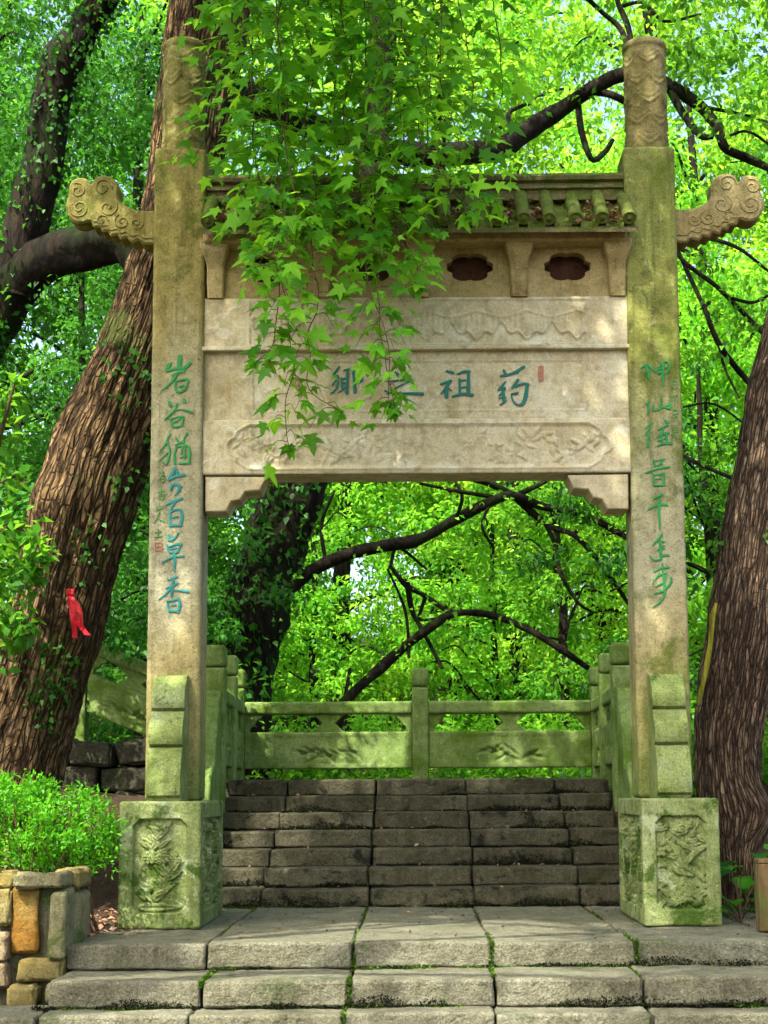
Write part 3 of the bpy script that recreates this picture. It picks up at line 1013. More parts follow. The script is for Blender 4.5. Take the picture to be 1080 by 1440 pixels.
RES = (.009, .08, .0075)
V, F = block(BX0, BX1, BYF - .01, BYB + .01, z_lo, z_lot, RES, .012, .003, 6, 301, lower_carve)
mk('lower_beam', V, F, G['beam'], gate)
V, F = block(BX0, BX1, BYF + .025, BYB - .025, z_lot - .006, z_ub + .006, RES, .008, .003, 6, 302, board_carve)
board = mk('name_board', V, F, G['beam'], gate)
V, F = block(BX0, BX1, BYF - .008, BYB + .008, z_ub, z_ubt, RES, .012, .003, 6, 303, upper_carve)
mk('upper_beam', V, F, G['beam'], gate)
# thin ledge under the upper beam
V, F = block(BX0, BX1, BYF - .03, BYB + .03, z_ub - .004, z_ub + .026, (.1, .1, .02), .006, .002, 8, 304)
mk('beam_moulding', V, F, G['beam'], gate)


def extrude_outline(pts, y0, y1, bev=.012):
    """polygon (x,z) pts extruded from y0 to y1 with a chamfered front and back rim"""
    P = np.array(pts, float)
    n = len(P)
    c = P.mean(0)
    T = np.roll(P, -1, 0) - np.roll(P, 1, 0)
    Nn = np.stack([T[:, 1], -T[:, 0]], 1); Nn /= np.linalg.norm(Nn, axis=1, keepdims=True) + 1e-9
    area = np.sum(P[:, 0] * np.roll(P[:, 1], -1) - np.roll(P[:, 0], -1) * P[:, 1])
    if area < 0: Nn = -Nn
    I = P - Nn * bev
    V, F = [], []
    for Q, y in ((I, y0), (P, y0 + bev), (P, y1 - bev), (I, y1)):
        V += [(a, y, b) for a, b in Q]
    for r in range(3):
        for i in range(n):
            j = (i + 1) % n
            F.append((r * n + i, r * n + j, (r + 1) * n + j, (r + 1) * n + i))
    F.append(tuple(range(n))[::-1]); F.append(tuple(range(3 * n, 4 * n)))
    return np.array(V), F


# corner corbels under the lower beam
for side in (0, 1):
    y = YP + .06
    q = [(289, 671), (374, 671), (366, 690), (345, 692), (338, 703), (326, 706), (318, 720), (289, 720)]
    pts = []
    for u, v in q:
        p = at(u, v, y)
        x = p.x if side == 0 else XR0 + XL1 - p.x
        pts.append((x, p.z))
    V, F = extrude_outline(pts, y - .02, YPB - .05, .01)
    mk('corner_corbel', V, F, G['beam'], gate, smooth=False)

# frieze panels with quatrefoil openings, and the console brackets
import bmesh
ye = YP - .11
fy0, fy1 = YP + .045, YP + .13
br_u = [303, 452, 592, 730, 868]
br_x = [at(u, 380, YP).x for u in br_u]
for i in range(4):
    xa, xb = br_x[i], br_x[i + 1]
    cx, cz = (xa + xb) / 2, zv(376, fy0)
    bm = bmesh.new()
    x0, x1, z0, z1 = xa + .002, xb - .002, z_ubt - .01, zv(341, ye) + .03
    rect = [bm.verts.new((x, fy0, z)) for x, z in ((x0, z0), (x1, z0), (x1, z1), (x0, z1))]
    hole = []
    for k in range(56):
        t = 2 * PI * k / 56
        ct, st_ = math.cos(t), math.sin(t)
        r = .80 + .20 * abs(math.sin(2 * t)) ** .9 + .22 * math.exp(-((abs(ct) - 1) / .05) ** 2) - .05 * math.exp(-((abs(st_) - 1) / .02) ** 2) * 0
        r -= .09 * math.exp(-((abs(st_) - .42) / .10) ** 2)
        hole.append(bm.verts.new((cx + .158 * r * ct, fy0, cz + .118 * r * st_)))
    es = [bm.edges.new((a, b)) for a, b in zip(rect, rect[1:] + rect[:1])] + [bm.edges.new((a, b)) for a, b in zip(hole, hole[1:] + hole[:1])]
    r = bmesh.ops.triangle_fill(bm, edges=es, use_beauty=True)
    fs = [f for f in bm.faces]
    ext = bmesh.ops.extrude_face_region(bm, geom=fs)
    bmesh.ops.translate(bm, verts=[v for v in ext['geom'] if isinstance(v, bmesh.types.BMVert)], vec=(0, fy1 - fy0, 0))
    bmesh.ops.recalc_face_normals(bm, faces=bm.faces)
    me = bpy.data.meshes.new('frieze_panel'); bm.to_mesh(me); bm.free()
    me.materials.append(G['frieze'])
    link(bpy.data.objects.new('frieze_panel', me), gate)

V, F = block(BX0 + .02, BX1 - .02, fy1 + .05, fy1 + .08, z_ubt - .005, z_fr + .03, .2, .006, .002, 6, 312)  # dark board added behind the openings, stands in for the shaded soffit
mk('added_shade_board', V, F, G['brown'], gate)


def bracket(cx):
    V, F = [], []
    zs = np.linspace(z_ubt - .004, zv(340, YP - .03), 22)
    th = (zs - zs[0]) / (zs[-1] - zs[0])
    for t, z in zip(th, zs):
        hw = .058 + .004 * math.sin(t * PI) + .042 * sm(.55, .95, np.array(t))
        fr = YP + .005 - .02 * t - .075 * sm(.45, .9, np.array(t))
        c = .012
        V += [(cx - hw, YP + .30, z), (cx - hw, fr + c, z), (cx - hw + c, fr, z), (cx + hw - c, fr, z), (cx + hw, fr + c, z), (cx + hw, YP + .30, z)]
    for i in range(len(zs) - 1):
        for k in range(5):
            F.append((i * 6 + k, i * 6 + k + 1, i * 6 + 7 + k, i * 6 + 6 + k))
    F.append(tuple(range(6))[::-1]); n = (len(zs) - 1) * 6; F.append(tuple(range(n, n + 6)))
    V = np.array(V)
    V += np.stack([fbm(V * 15, 2, 5) * .004, fbm(V * 15 + 4, 2, 6) * .004, V[:, 0] * 0], 1)
    return V, F


for x in br_x:
    V, F = bracket(x)
    mk('bracket', V, F, G['frieze'], gate, smooth=False)

# eave ledge, roof slopes, tiles, ridge
RX0, RX1 = at(285, 330, YP - .15).x, at(892, 330, YP - .15).x
z_l0, z_l1 = zv(341, ye), zv(321, ye)
RYC = (YP + YPB) / 2
V, F = block(XL1 + .002, XR0 - .002, ye, 2 * RYC - ye, z_l0 + .012, z_l1, (.05, .1, .03), .012, .005, 7, 310)
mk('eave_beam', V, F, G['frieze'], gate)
yt = YP - .25                    # front of the tile ends
z_t = zv(309, yt)
y_r, z_r = RYC - .13, zv(281, RYC - .13)
slope = math.atan2(z_r - z_t, y_r - yt)
for s in (0, 1):
    Vv = []
    pts = [(yt + .03, z_t - .055), (y_r + .05, z_r - .03), (y_r + .05, z_r - .07), (yt + .03, z_t - .085)]
    V, F = [], []
    for x in (RX0, RX1):
        for y, z in pts: V.append((x, y if s == 0 else 2 * RYC - y, z))
    F = [(0, 1, 5, 4), (1, 2, 6, 5), (2, 3, 7, 6), (3, 0, 4, 7), (0, 3, 2, 1), (4, 5, 6, 7)]
    mk('roof_slab', np.array(V), F, G['roof'], gate, smooth=False)


def tile_mesh(kind):
    """one tile lying along +Y from the eave, its end disc at the origin"""
    L = math.hypot(z_r - z_t, y_r - yt) + .06
    V, F = [], []
    if kind == 'round':
        R, ns, m = .049, 16, 9
        for i in range(m):
            y = L * i / (m - 1)
            rr = R * (1.0 - .06 * ((i % 4) == 3))
            for k in range(ns):
                t = 2 * PI * k / ns
                V.append((rr * math.cos(t), y, rr * math.sin(t)))
        for i in range(m - 1):
            for k in range(ns):
                F.append((i * ns + k, (i + 1) * ns + k, (i + 1) * ns + (k + 1) % ns, i * ns + (k + 1) % ns))
        # end disc with raised rim and boss
        prev = list(range(ns))
        for rr, y in ((.042, -.006), (.035, .004), (.020, .002), (.011, -.008)):
            st = len(V)
            for k in range(ns):
                t = 2 * PI * k / ns
                V.append((rr * math.cos(t), y, rr * math.sin(t)))
            for k in range(ns): F.append((prev[k], prev[(k + 1) % ns], st + (k + 1) % ns, st + k))
            prev = list(range(st, st + ns))
        F.append(tuple(prev))
    else:
        ns, m = 9, 6
        for i in range(m):
            y = L * i / (m - 1)
            for lay in (0, -.02):
                for k in range(ns):
                    a = -1 + 2 * k / (ns - 1)
                    V.append((a * .062, y, -.05 + .035 * a * a + lay))
        st = 2 * ns
        for i in range(m - 1):
            for k in range(ns - 1):
                F.append((i * st + k, i * st + k + 1, (i + 1) * st + k + 1, (i + 1) * st + k))
                F.append((i * st + ns + k + 1, i * st + ns + k, (i + 1) * st + ns + k, (i + 1) * st + ns + k + 1))
        # drip lip
        b0 = len(V)
        for k in range(ns):
            a = -1 + 2 * k / (ns - 1)
            V.append((a * .062, -.006, -.062 - .032 * (1 - a * a)))
        for k in range(ns - 1): F.append((k + 1, k, b0 + k, b0 + k + 1))
    V = np.array(V)
    V += np.stack([fbm(V * 25, 2, k + 3) for k in range(3)], 1) * .004
    return mesh_data(kind + '_tile', V, F, G['tile'])


rt, gt = tile_mesh('round'), tile_mesh('gutter')
NT = 17
xs_t = np.linspace(RX0 + .05, RX1 - .05, NT)
for s in (0, 1):
    for i, x in enumerate(xs_t):
        for kind, me, dx in (('round_tile', rt, 0), ('gutter_tile', gt, (xs_t[1] - xs_t[0]) / 2)):
            if kind == 'gutter_tile' and i == NT - 1: continue
            o = bpy.data.objects.new(kind, me)
            link(o, gate)
            yy = yt if s == 0 else 2 * RYC - yt
            jit = random.uniform(-.006, .006)
            o.matrix_basis = (Matrix.Translation((x + dx + jit, yy, z_t + random.uniform(-.012, .008)))
                              @ Matrix.Rotation(0 if s == 0 else PI, 4, 'Z') @ Matrix.Rotation(slope + random.uniform(-.02, .02), 4, 'X'))
z_top = zv(248, RYC - .1)
hr = z_top - z_r
prof = [(.15, -.06), (.15, .16), (.125, .2), (.125, .36), (.15, .40), (.15, .52), (.12, .56), (.12, .66), (.155, .72), (.165, .86), (.15, .98), (.10, 1.0)]
V, F = [], []
nx_ = 60
for i in range(nx_):
    x = XL1 + .004 + (XR0 - XL1 - .008) * i / (nx_ - 1)
    for d_, t in prof: V.append((x, RYC - d_, z_r + hr * t))
    for d_, t in prof[::-1]: V.append((x, RYC + d_, z_r + hr * t))
V = np.array(V); k = 2 * len(prof)
V[:, 1:] += np.stack([fbm(V * 9, 3, 2), fbm(V * 9 + 7, 3, 4)], 1) * .010
for i in range(nx_ - 1):
    for j in range(k):
        F.append((i * k + j, (i + 1) * k + j, (i + 1) * k + (j + 1) % k, i * k + (j + 1) % k))
F.append(tuple(range(k))); F.append(tuple(range((nx_ - 1) * k, nx_ * k))[::-1])
mk('roof_ridge', V, F, G['roof'], gate, smooth=False)

# cloud wings
WP = [(425, 1140), (500, 1140), (560, 1120), (610, 1090), (633, 1050), (630, 1000), (640, 960), (680, 925), (730, 915), (780, 930), (806, 968), (830, 937), (870, 925),
      (920, 940), (945, 980), (945, 1030), (965, 1080), (965, 1130), (945, 1180), (910, 1208), (860, 1215), (812, 1203), (792, 1240), (752, 1243), (737, 1270),
      (702, 1268), (684, 1298), (642, 1290), (622, 1320), (582, 1310), (552, 1338), (504, 1328), (474, 1352), (425, 1350)]
yw = YP + .09
for side in (1, 0):
    base = []
    for X, Yc in WP:
        p = at(860 + X / 4.5, 40 + Yc / 4.5, yw)
        base.append((p.x, p.z))
    base[0] = (XR1 - .004, base[0][1]); base[-1] = (XR1 - .004, base[-1][1])
    loop = crom(np.array(base), 3)
    if side == 0: loop = np.stack([XL0 + XR1 - loop[:, 0], loop[:, 1] + .012], 1)
    V, F = extrude_outline(loop, yw, yw + .19, .014)
    wing = mk('cloud_wing', V, F, G['wing'] if side else G['pillar_l'], gate, smooth=False)
    # carved scrolls
    scr = []
    def spiral(X, Yc, r, turns, dirn, start):
        p = at(860 + X / 4.5, 40 + Yc / 4.5, yw)
        cx_ = p.x if side else XL0 + XR1 - p.x
        pts = []
        for t in np.linspace(0, 1, 36):
            a = start + dirn * turns * 2 * PI * t
            rr = r * (1 - .85 * t)
            pts.append((cx_ + rr * math.cos(a), yw - .001, p.z + rr * math.sin(a)))
        scr.append(tube(pts, np.full(36, .0065), 6))
    for a in ((730, 985, .07, 1.4, 1, 0), (890, 1000, .06, 1.4, -1, 2), (880, 1110, .075, 1.5, 1, 3), (700, 1110, .075, 1.3, -1, 1), (610, 1200, .06, 1.4, 1, 2), (520, 1210, .05, 1.3, -1, 0), (740, 1190, .045, 1.2, 1, 0)):
        spiral(*a)
    q = np.array(base)[22:]
    if side == 0: q[:, 0] = XL0 + XR1 - q[:, 0]
    qq = crom(np.stack([q[:, 0], np.full(len(q), yw - .001), q[:, 1] + .055], 1), 4)
    scr.append(tube(qq, np.full(len(qq), .007), 6))
    V, F = join_parts(scr)
    mk('scroll_relief', V, F, G['wing'] if side else G['pillar_l'], wing)

# ------------------------------------------------------------------ brush characters
def brush(parent, mat, strokes, ox, oy, sc, yface, name='painted_character', wk=1.0):
    """strokes: lists of (X, Y, width) in enlarged tracing units; mesh ridges standing 3 mm proud of the stone"""
    Vs, Fs = [], []
    for si, st in enumerate(strokes):
        st = [tuple(q) if len(q) == 3 else (q[0], q[1], 20) for q in st]
        C = crom(np.array(st, float), 6)
        T = np.gradient(C[:, :2], axis=0); T /= np.linalg.norm(T, axis=1, keepdims=True) + 1e-9
        w0, w1 = C[0, 2], C[-1, 2]
        # rounded ends
        ends0 = [(C[0, 0] - T[0, 0] * w0 * f, C[0, 1] - T[0, 1] * w0 * f, w0 * g) for f, g in ((.38, .35), (.2, .8))]
        ends1 = [(C[-1, 0] + T[-1, 0] * w1 * f, C[-1, 1] + T[-1, 1] * w1 * f, w1 * g) for f, g in ((.2, .8), (.38, .35))]
        C = np.concatenate([ends0, C, ends1])
        T = np.gradient(C[:, :2], axis=0); T /= np.linalg.norm(T, axis=1, keepdims=True) + 1e-9
        n0 = sum(len(v) for v in Vs)
        V = []
        yb = yface - .0015 - si * .00025
        for (X, Y, wd), (tx, ty) in zip(C, T):
            hw = max(wd, 5) * .5 * wk
            for k, dy in ((-1, 0), (-.6, -.0025), (.6, -.0025), (1, 0)):
                p = at(ox + (X - ty * hw * k) / sc, oy + (Y + tx * hw * k) / sc, yface)
                V.append((p.x, yb + dy, p.z))
        m = len(C)
        for i in range(m - 1):
            for k in range(3):
                Fs.append((n0 + i * 4 + k, n0 + i * 4 + k + 1, n0 + i * 4 + 5 + k, n0 + i * 4 + 4 + k))
        Vs.append(np.array(V))
    return mk(name, np.concatenate(Vs), Fs, mat, parent, smooth=False)


pils = [o for o in gate.children if o.name.startswith('pillar')]
pl = [o for o in pils if o['label'].startswith('ochre')][0]
pr = [o for o in pils if o['label'].startswith('mossy')][0]
yf = YP - .0035
L1, L2 = (205, 490, 7.2), (205, 680, 7.2)
g, t_, d_ = G['paint_g'], G['paint_t'], G['paint_d']
brush(pl, g, [[(345, 80, 42), (340, 140, 48), (335, 200, 40)], [(250, 150, 30), (225, 190, 40), (205, 235, 22)], [(210, 232, 20), (300, 205, 32), (390, 205, 30)],
              [(450, 145, 34), (415, 180, 34), (375, 215, 26)], [(270, 275, 20), (335, 240, 28), (390, 235, 30)], [(320, 245, 30), (285, 310, 28), (230, 370, 22), (155, 430, 12)],
              [(305, 330, 24), (300, 390, 28), (318, 440, 26)], [(305, 340, 18), (380, 312, 24), (432, 325, 28)], [(428, 328, 26), (412, 380, 22), (395, 418, 20)],
              [(315, 435, 28), (355, 438, 30), (405, 408, 22)], [(340, 388, 18), (388, 375, 22)]], *L1, yf)
brush(pl, g, [[(238, 540, 30), (250, 575, 40)], [(385, 515, 28), (395, 545, 38)], [(320, 560, 24), (275, 640, 26), (190, 720, 16)], [(300, 625, 14), (380, 622, 18), (468, 648, 28)],
              [(255, 712, 20), (265, 788, 26)], [(262, 712, 16), (340, 692, 20), (382, 692, 26)], [(380, 692, 24), (362, 780, 24)], [(265, 785, 24), (300, 795, 24), (362, 782, 24)], [(272, 762, 14), (345, 718, 18)]], *L1, yf)
brush(pl, g, [[(255, 868, 14), (232, 892, 22)], [(225, 895, 20), (205, 960, 20), (140, 1045, 12)], [(212, 930, 18), (240, 1010, 22), (235, 1090, 24), (205, 1172, 20), (170, 1150, 10)],
              [(218, 1060, 18), (135, 1138, 12)], [(302, 900, 16), (325, 935, 26)], [(415, 862, 26), (382, 920, 18)], [(295, 982, 16), (390, 935, 22)], [(312, 1000, 20), (290, 1080, 24), (296, 1168, 26)],
              [(325, 995, 16), (420, 985, 24), (445, 1050, 28), (438, 1165, 30)], [(380, 940, 18), (362, 1070, 18)], [(350, 1105, 16), (412, 1082, 18)], [(340, 1165, 22), (438, 1160, 26)], [(402, 1000, 16), (392, 1110, 18)]], *L1, yf)
brush(pl, t_, [[(300, 1208, 30), (268, 1270, 36), (230, 1335, 22)], [(232, 1335, 20), (310, 1295, 30), (390, 1280, 34)], [(308, 1212, 24), (322, 1290, 30)],
               [(300, 1368, 30), (265, 1390, 34), (245, 1440, 16)], [(290, 1372, 24), (345, 1392, 34), (325, 1450, 26), (292, 1492, 14)]], *L1, yf)
brush(pl, t_, [[(200, 215, 20), (280, 182, 32), (370, 150, 26)], [(295, 190, 20), (255, 262, 20)], [(252, 268, 24), (244, 340, 26), (246, 428, 30)], [(258, 285, 16), (320, 262, 24), (362, 275, 30)],
               [(358, 278, 28), (366, 340, 30), (352, 428, 30)], [(272, 348, 16), (328, 332, 22)], [(250, 425, 26), (350, 425, 28)]], *L2, yf)
brush(pl, t_, [[(232, 518, 24), (240, 572, 34), (290, 556, 22), (330, 500, 18)], [(215, 620, 20), (235, 690, 26)], [(225, 645, 16), (300, 617, 22), (355, 617, 28)], [(350, 618, 26), (328, 690, 24)],
               [(250, 662, 16), (310, 652, 18)], [(240, 700, 22), (325, 692, 26)], [(165, 797, 18), (270, 747, 22), (388, 736, 22)], [(290, 690, 30), (290, 800, 28), (290, 895, 12)]], *L2, yf)
brush(pl, t_, [[(225, 982, 18), (315, 942, 28)], [(205, 1062, 18), (270, 1036, 22), (325, 1005, 20)], [(278, 975, 22), (266, 1060, 28), (260, 1140, 24)], [(252, 1060, 24), (200, 1120, 20), (130, 1175, 10)],
               [(275, 1080, 14), (350, 1085, 20), (430, 1095, 32)], [(215, 1192, 18), (235, 1290, 26)], [(228, 1195, 16), (330, 1168, 28)], [(335, 1170, 26), (345, 1225, 30), (325, 1300, 28)], [(255, 1238, 16), (305, 1228, 18)], [(235, 1290, 26), (322, 1290, 28)]], *L2, yf)
# small signature column and its seal
s_ = G['paint_s']
brush(pl, s_, [[(150, 1250, 12), (180, 1262, 14)], [(165, 1240, 14), (150, 1300, 12), (130, 1350, 8)], [(150, 1290, 12), (190, 1285, 14)], [(155, 1315, 12), (188, 1312, 14), (185, 1345, 14), (155, 1345, 12)]], *L1, yf, 'signature_character')
brush(pl, s_, [[(125, 90, 10), (185, 75, 14)], [(155, 40, 14), (145, 100, 12), (115, 150, 8)], [(140, 110, 10), (182, 105, 14), (178, 155, 14), (135, 155, 12)], [(145, 130, 10), (175, 128, 12)]], *L2, yf, 'signature_character')
brush(pl, s_, [[(140, 210, 14), (138, 260, 14)], [(110, 235, 12), (115, 262, 12), (170, 250, 14)], [(170, 225, 14), (160, 260, 12)]], *L2, yf, 'signature_character')
brush(pl, s_, [[(140, 280, 14), (120, 340, 14), (85, 402, 8)], [(120, 350, 10), (185, 385, 18)]], *L2, yf, 'signature_character')
brush(pl, s_, [[(95, 500, 12), (155, 485, 14)], [(125, 465, 12), (122, 540, 14)], [(85, 545, 12), (160, 532, 16)]], *L2, yf, 'signature_character')
brush(pl, G['seal'], [[(90, 600, 12), (160, 596, 12)], [(92, 600, 12), (90, 675, 12)], [(160, 600, 12), (160, 675, 12)], [(92, 675, 12), (160, 675, 12)], [(115, 620, 10), (112, 655, 10)], [(112, 640, 10), (145, 630, 10), (142, 660, 10)]], *L2, yf, 'seal_mark')
R1, R2 = (885, 490, 7.2), (885, 670, 7.2)
brush(pr, g, [[(120, 198, 18), (170, 165, 28), (215, 192, 26), (262, 235, 22)], [(170, 172, 24), (188, 230, 32), (196, 300, 26)], [(185, 215, 18), (140, 262, 12)], [(325, 155, 16), (285, 228, 20), (300, 258, 16)],
              [(325, 145, 16), (385, 130, 18), (408, 180, 20), (385, 242, 20), (330, 260, 14)], [(342, 130, 20), (340, 260, 34), (346, 400, 12)], [(285, 215, 18), (385, 190, 16)], [(290, 248, 20), (340, 236, 26)]], *R1, yf)
brush(pr, g, [[(205, 522, 20), (165, 572, 14)], [(188, 560, 20), (195, 610, 20), (180, 672, 14)], [(245, 572, 18), (240, 628, 22), (300, 618, 20), (350, 595, 16)], [(325, 488, 20), (320, 600, 22)], [(348, 600, 20), (410, 565, 28), (405, 606, 30), (365, 600, 20)]], *R1, yf)
brush(pr, g, [[(228, 755, 22), (165, 812, 14)], [(212, 800, 20), (155, 886, 12)], [(190, 868, 24), (185, 990, 28)], [(365, 730, 26), (388, 762, 32)], [(295, 822, 16), (385, 775, 22)], [(352, 790, 22), (330, 850, 22), (285, 902, 18)],
              [(305, 880, 18), (395, 852, 22)], [(290, 935, 16), (375, 905, 20)], [(372, 850, 24), (382, 960, 28)], [(320, 880, 18), (330, 960, 20)], [(285, 986, 20), (350, 962, 26), (430, 966, 24)]], *R1, yf)
brush(pr, g, [[(245, 1132, 20), (262, 1192, 20)], [(245, 1150, 14), (355, 1120, 20)], [(342, 1128, 20), (292, 1195, 14)], [(262, 1190, 14), (330, 1175, 16)], [(160, 1262, 16), (280, 1222, 22), (405, 1202, 22)],
              [(240, 1270, 20), (245, 1380, 24)], [(250, 1282, 14), (350, 1270, 24)], [(350, 1272, 24), (345, 1385, 26)], [(265, 1328, 14), (322, 1316, 16)], [(250, 1385, 22), (345, 1385, 22)]], *R1, yf)
brush(pr, g, [[(250, 226, 18), (330, 182, 28)], [(190, 337, 16), (290, 287, 26), (385, 290, 24)], [(305, 235, 30), (300, 380, 30), (310, 530, 14)]], *R2, yf)
brush(pr, g, [[(330, 588, 26), (285, 650, 24), (230, 700, 12)], [(298, 650, 14), (350, 662, 20)], [(290, 738, 14), (352, 700, 18)], [(285, 748, 16), (355, 732, 18)], [(312, 640, 24), (315, 740, 30), (320, 850, 24)],
              [(205, 805, 14), (240, 845, 22), (300, 842, 22), (345, 802, 22), (400, 800, 26)]], *R2, yf)
brush(pr, g, [[(250, 966, 16), (320, 932, 22), (400, 920, 24)], [(335, 885, 18), (345, 1000, 26), (356, 1130, 28), (350, 1220, 26), (300, 1280, 20), (235, 1325, 10)], [(305, 985, 20), (235, 1085, 12)],
              [(275, 1015, 16), (378, 975, 18)], [(265, 1115, 14), (355, 1072, 22)], [(262, 1185, 22), (350, 1160, 24)], [(425, 1028, 22), (415, 1082, 28), (352, 1150, 22)], [(378, 975, 14), (365, 1060, 14)]], *R2, yf)
brush(pr, s_, [[(430, 330, 10), (475, 325, 14), (470, 360, 14)], [(435, 362, 10), (472, 358, 12)], [(432, 335, 12), (435, 400, 14), (480, 398, 16), (482, 375, 10)]], *R1, yf, 'signature_character')
brush(pr, s_, [[(410, 470, 10), (440, 500, 12)], [(430, 460, 12), (420, 540, 10)], [(450, 480, 10), (485, 470, 12)], [(465, 480, 14), (462, 585, 12)]], *R1, yf, 'signature_character')
brush(pr, s_, [[(435, 625, 10), (480, 620, 14), (478, 660, 12)], [(440, 630, 10), (442, 668, 12)], [(440, 665, 10), (480, 660, 12)], [(430, 690, 10), (485, 685, 12)], [(460, 670, 12), (450, 722, 12)]], *R1, yf, 'signature_character')
brush(pr, s_, [[(440, 800, 10), (485, 790, 12)], [(462, 775, 10), (455, 840, 12), (425, 890, 8)], [(445, 850, 10), (482, 845, 12)], [(450, 870, 10), (460, 920, 12)], [(462, 880, 10), (490, 912, 14)]], *R1, yf, 'signature_character')
yb_ = BYF + .025 - .0005
C5, C6 = (590, 490, 5.4), (430, 490, 5.4)
brush(board, d_, [[(205, 172, 18), (258, 186, 24)], [(160, 272, 16), (240, 246, 24)], [(235, 248, 20), (200, 300, 20), (162, 345, 12)], [(205, 290, 26), (206, 374, 28)], [(215, 300, 12), (240, 322, 16)],
                  [(290, 195, 14), (340, 176, 20), (380, 178, 24)], [(372, 180, 24), (370, 350, 30)], [(305, 235, 20), (308, 345, 22)], [(310, 248, 14), (350, 240, 14)], [(312, 300, 14), (352, 294, 14)], [(250, 366, 18), (330, 346, 22), (405, 355, 24)]], *C5, yb_)
brush(board, d_, [[(615, 210, 18), (700, 192, 22), (795, 140, 22)], [(638, 165, 18), (660, 205, 22)], [(778, 142, 18), (740, 190, 16)], [(652, 255, 16), (598, 318, 16)], [(600, 318, 14), (652, 300, 14), (605, 362, 14)],
                  [(632, 300, 18), (642, 400, 28)], [(612, 430, 14), (655, 398, 16)], [(605, 380, 12), (655, 372, 14)], [(748, 240, 26), (700, 302, 16)], [(715, 292, 14), (790, 268, 20), (825, 275, 24)],
                  [(818, 275, 24), (808, 350, 32), (788, 412, 28), (750, 432, 18), (712, 402, 14), (695, 350, 12)], [(700, 345, 16), (745, 340, 22)]], *C5, yb_)
brush(board, d_, [[(680, 180, 16), (705, 205, 24)], [(630, 252, 12), (720, 240, 14), (815, 235, 16)], [(812, 237, 16), (700, 292, 14), (620, 345, 12)], [(600, 322, 14), (680, 345, 18), (790, 342, 20), (890, 346, 26)]], *C6, yb_)
brush(board, d_, [[(255, 140, 18), (205, 205, 16)], [(205, 205, 14), (245, 215, 16), (200, 280, 14)], [(245, 225, 14), (235, 300, 16), (190, 345, 10)], [(290, 168, 14), (355, 152, 18)], [(318, 160, 20), (312, 340, 26)],
                  [(270, 225, 16), (275, 300, 20)], [(250, 336, 14), (312, 290, 16)], [(278, 232, 12), (310, 226, 12)], [(280, 268, 12), (310, 262, 12)], [(362, 180, 20), (374, 335, 26)], [(368, 170, 14), (410, 152, 18), (396, 200, 16), (426, 238, 22), (400, 262, 16)]], *C6, yb_)
brush(board, G['seal'], [[(908, 140, 14), (936, 138, 14), (936, 165, 12)], [(908, 142, 12), (908, 240, 14)], [(936, 142, 12), (936, 240, 14)], [(908, 190, 12), (936, 186, 12)], [(908, 240, 12), (936, 240, 14)], [(922, 145, 10), (922, 240, 10)]], *C5, yb_, 'seal_mark')
brush(board, G['seal'], [[(705, 285, 16), (760, 280, 16)], [(705, 290, 16), (708, 340, 16)], [(760, 285, 16), (758, 335, 16)], [(708, 338, 16), (758, 335, 16)], [(730, 290, 14), (728, 330, 14)]], 280, 480, 5.4, yb_, 'seal_mark')


# ------------------------------------------------------------------ balustrades of the upper landing
def rotz(V, ang, c):
    ca, sa = math.cos(ang), math.sin(ang)
    P = V - np.array([c[0], c[1], 0])
    return np.stack([P[:, 0] * ca - P[:, 1] * sa + c[0], P[:, 0] * sa + P[:, 1] * ca + c[1], V[:, 2]], 1)


def post(parent, x, y, z0, h, wd=.165, seed=0):
    V, F = block(x - wd / 2, x + wd / 2, y - wd / 2, y + wd / 2, z0 + .001, z0 + h - .20, .06, .014, .004, 9, seed)
    p = mk('post', V, F, G['rail'], parent)
    V, F = block(x - wd / 2 - .004, x + wd / 2 + .004, y - wd / 2 - .004, y + wd / 2 + .004, z0 + h - .19, z0 + h, .04, .025, .005, 9, seed + 3)
    mk('post_cap', V, F, G['rail'], p)


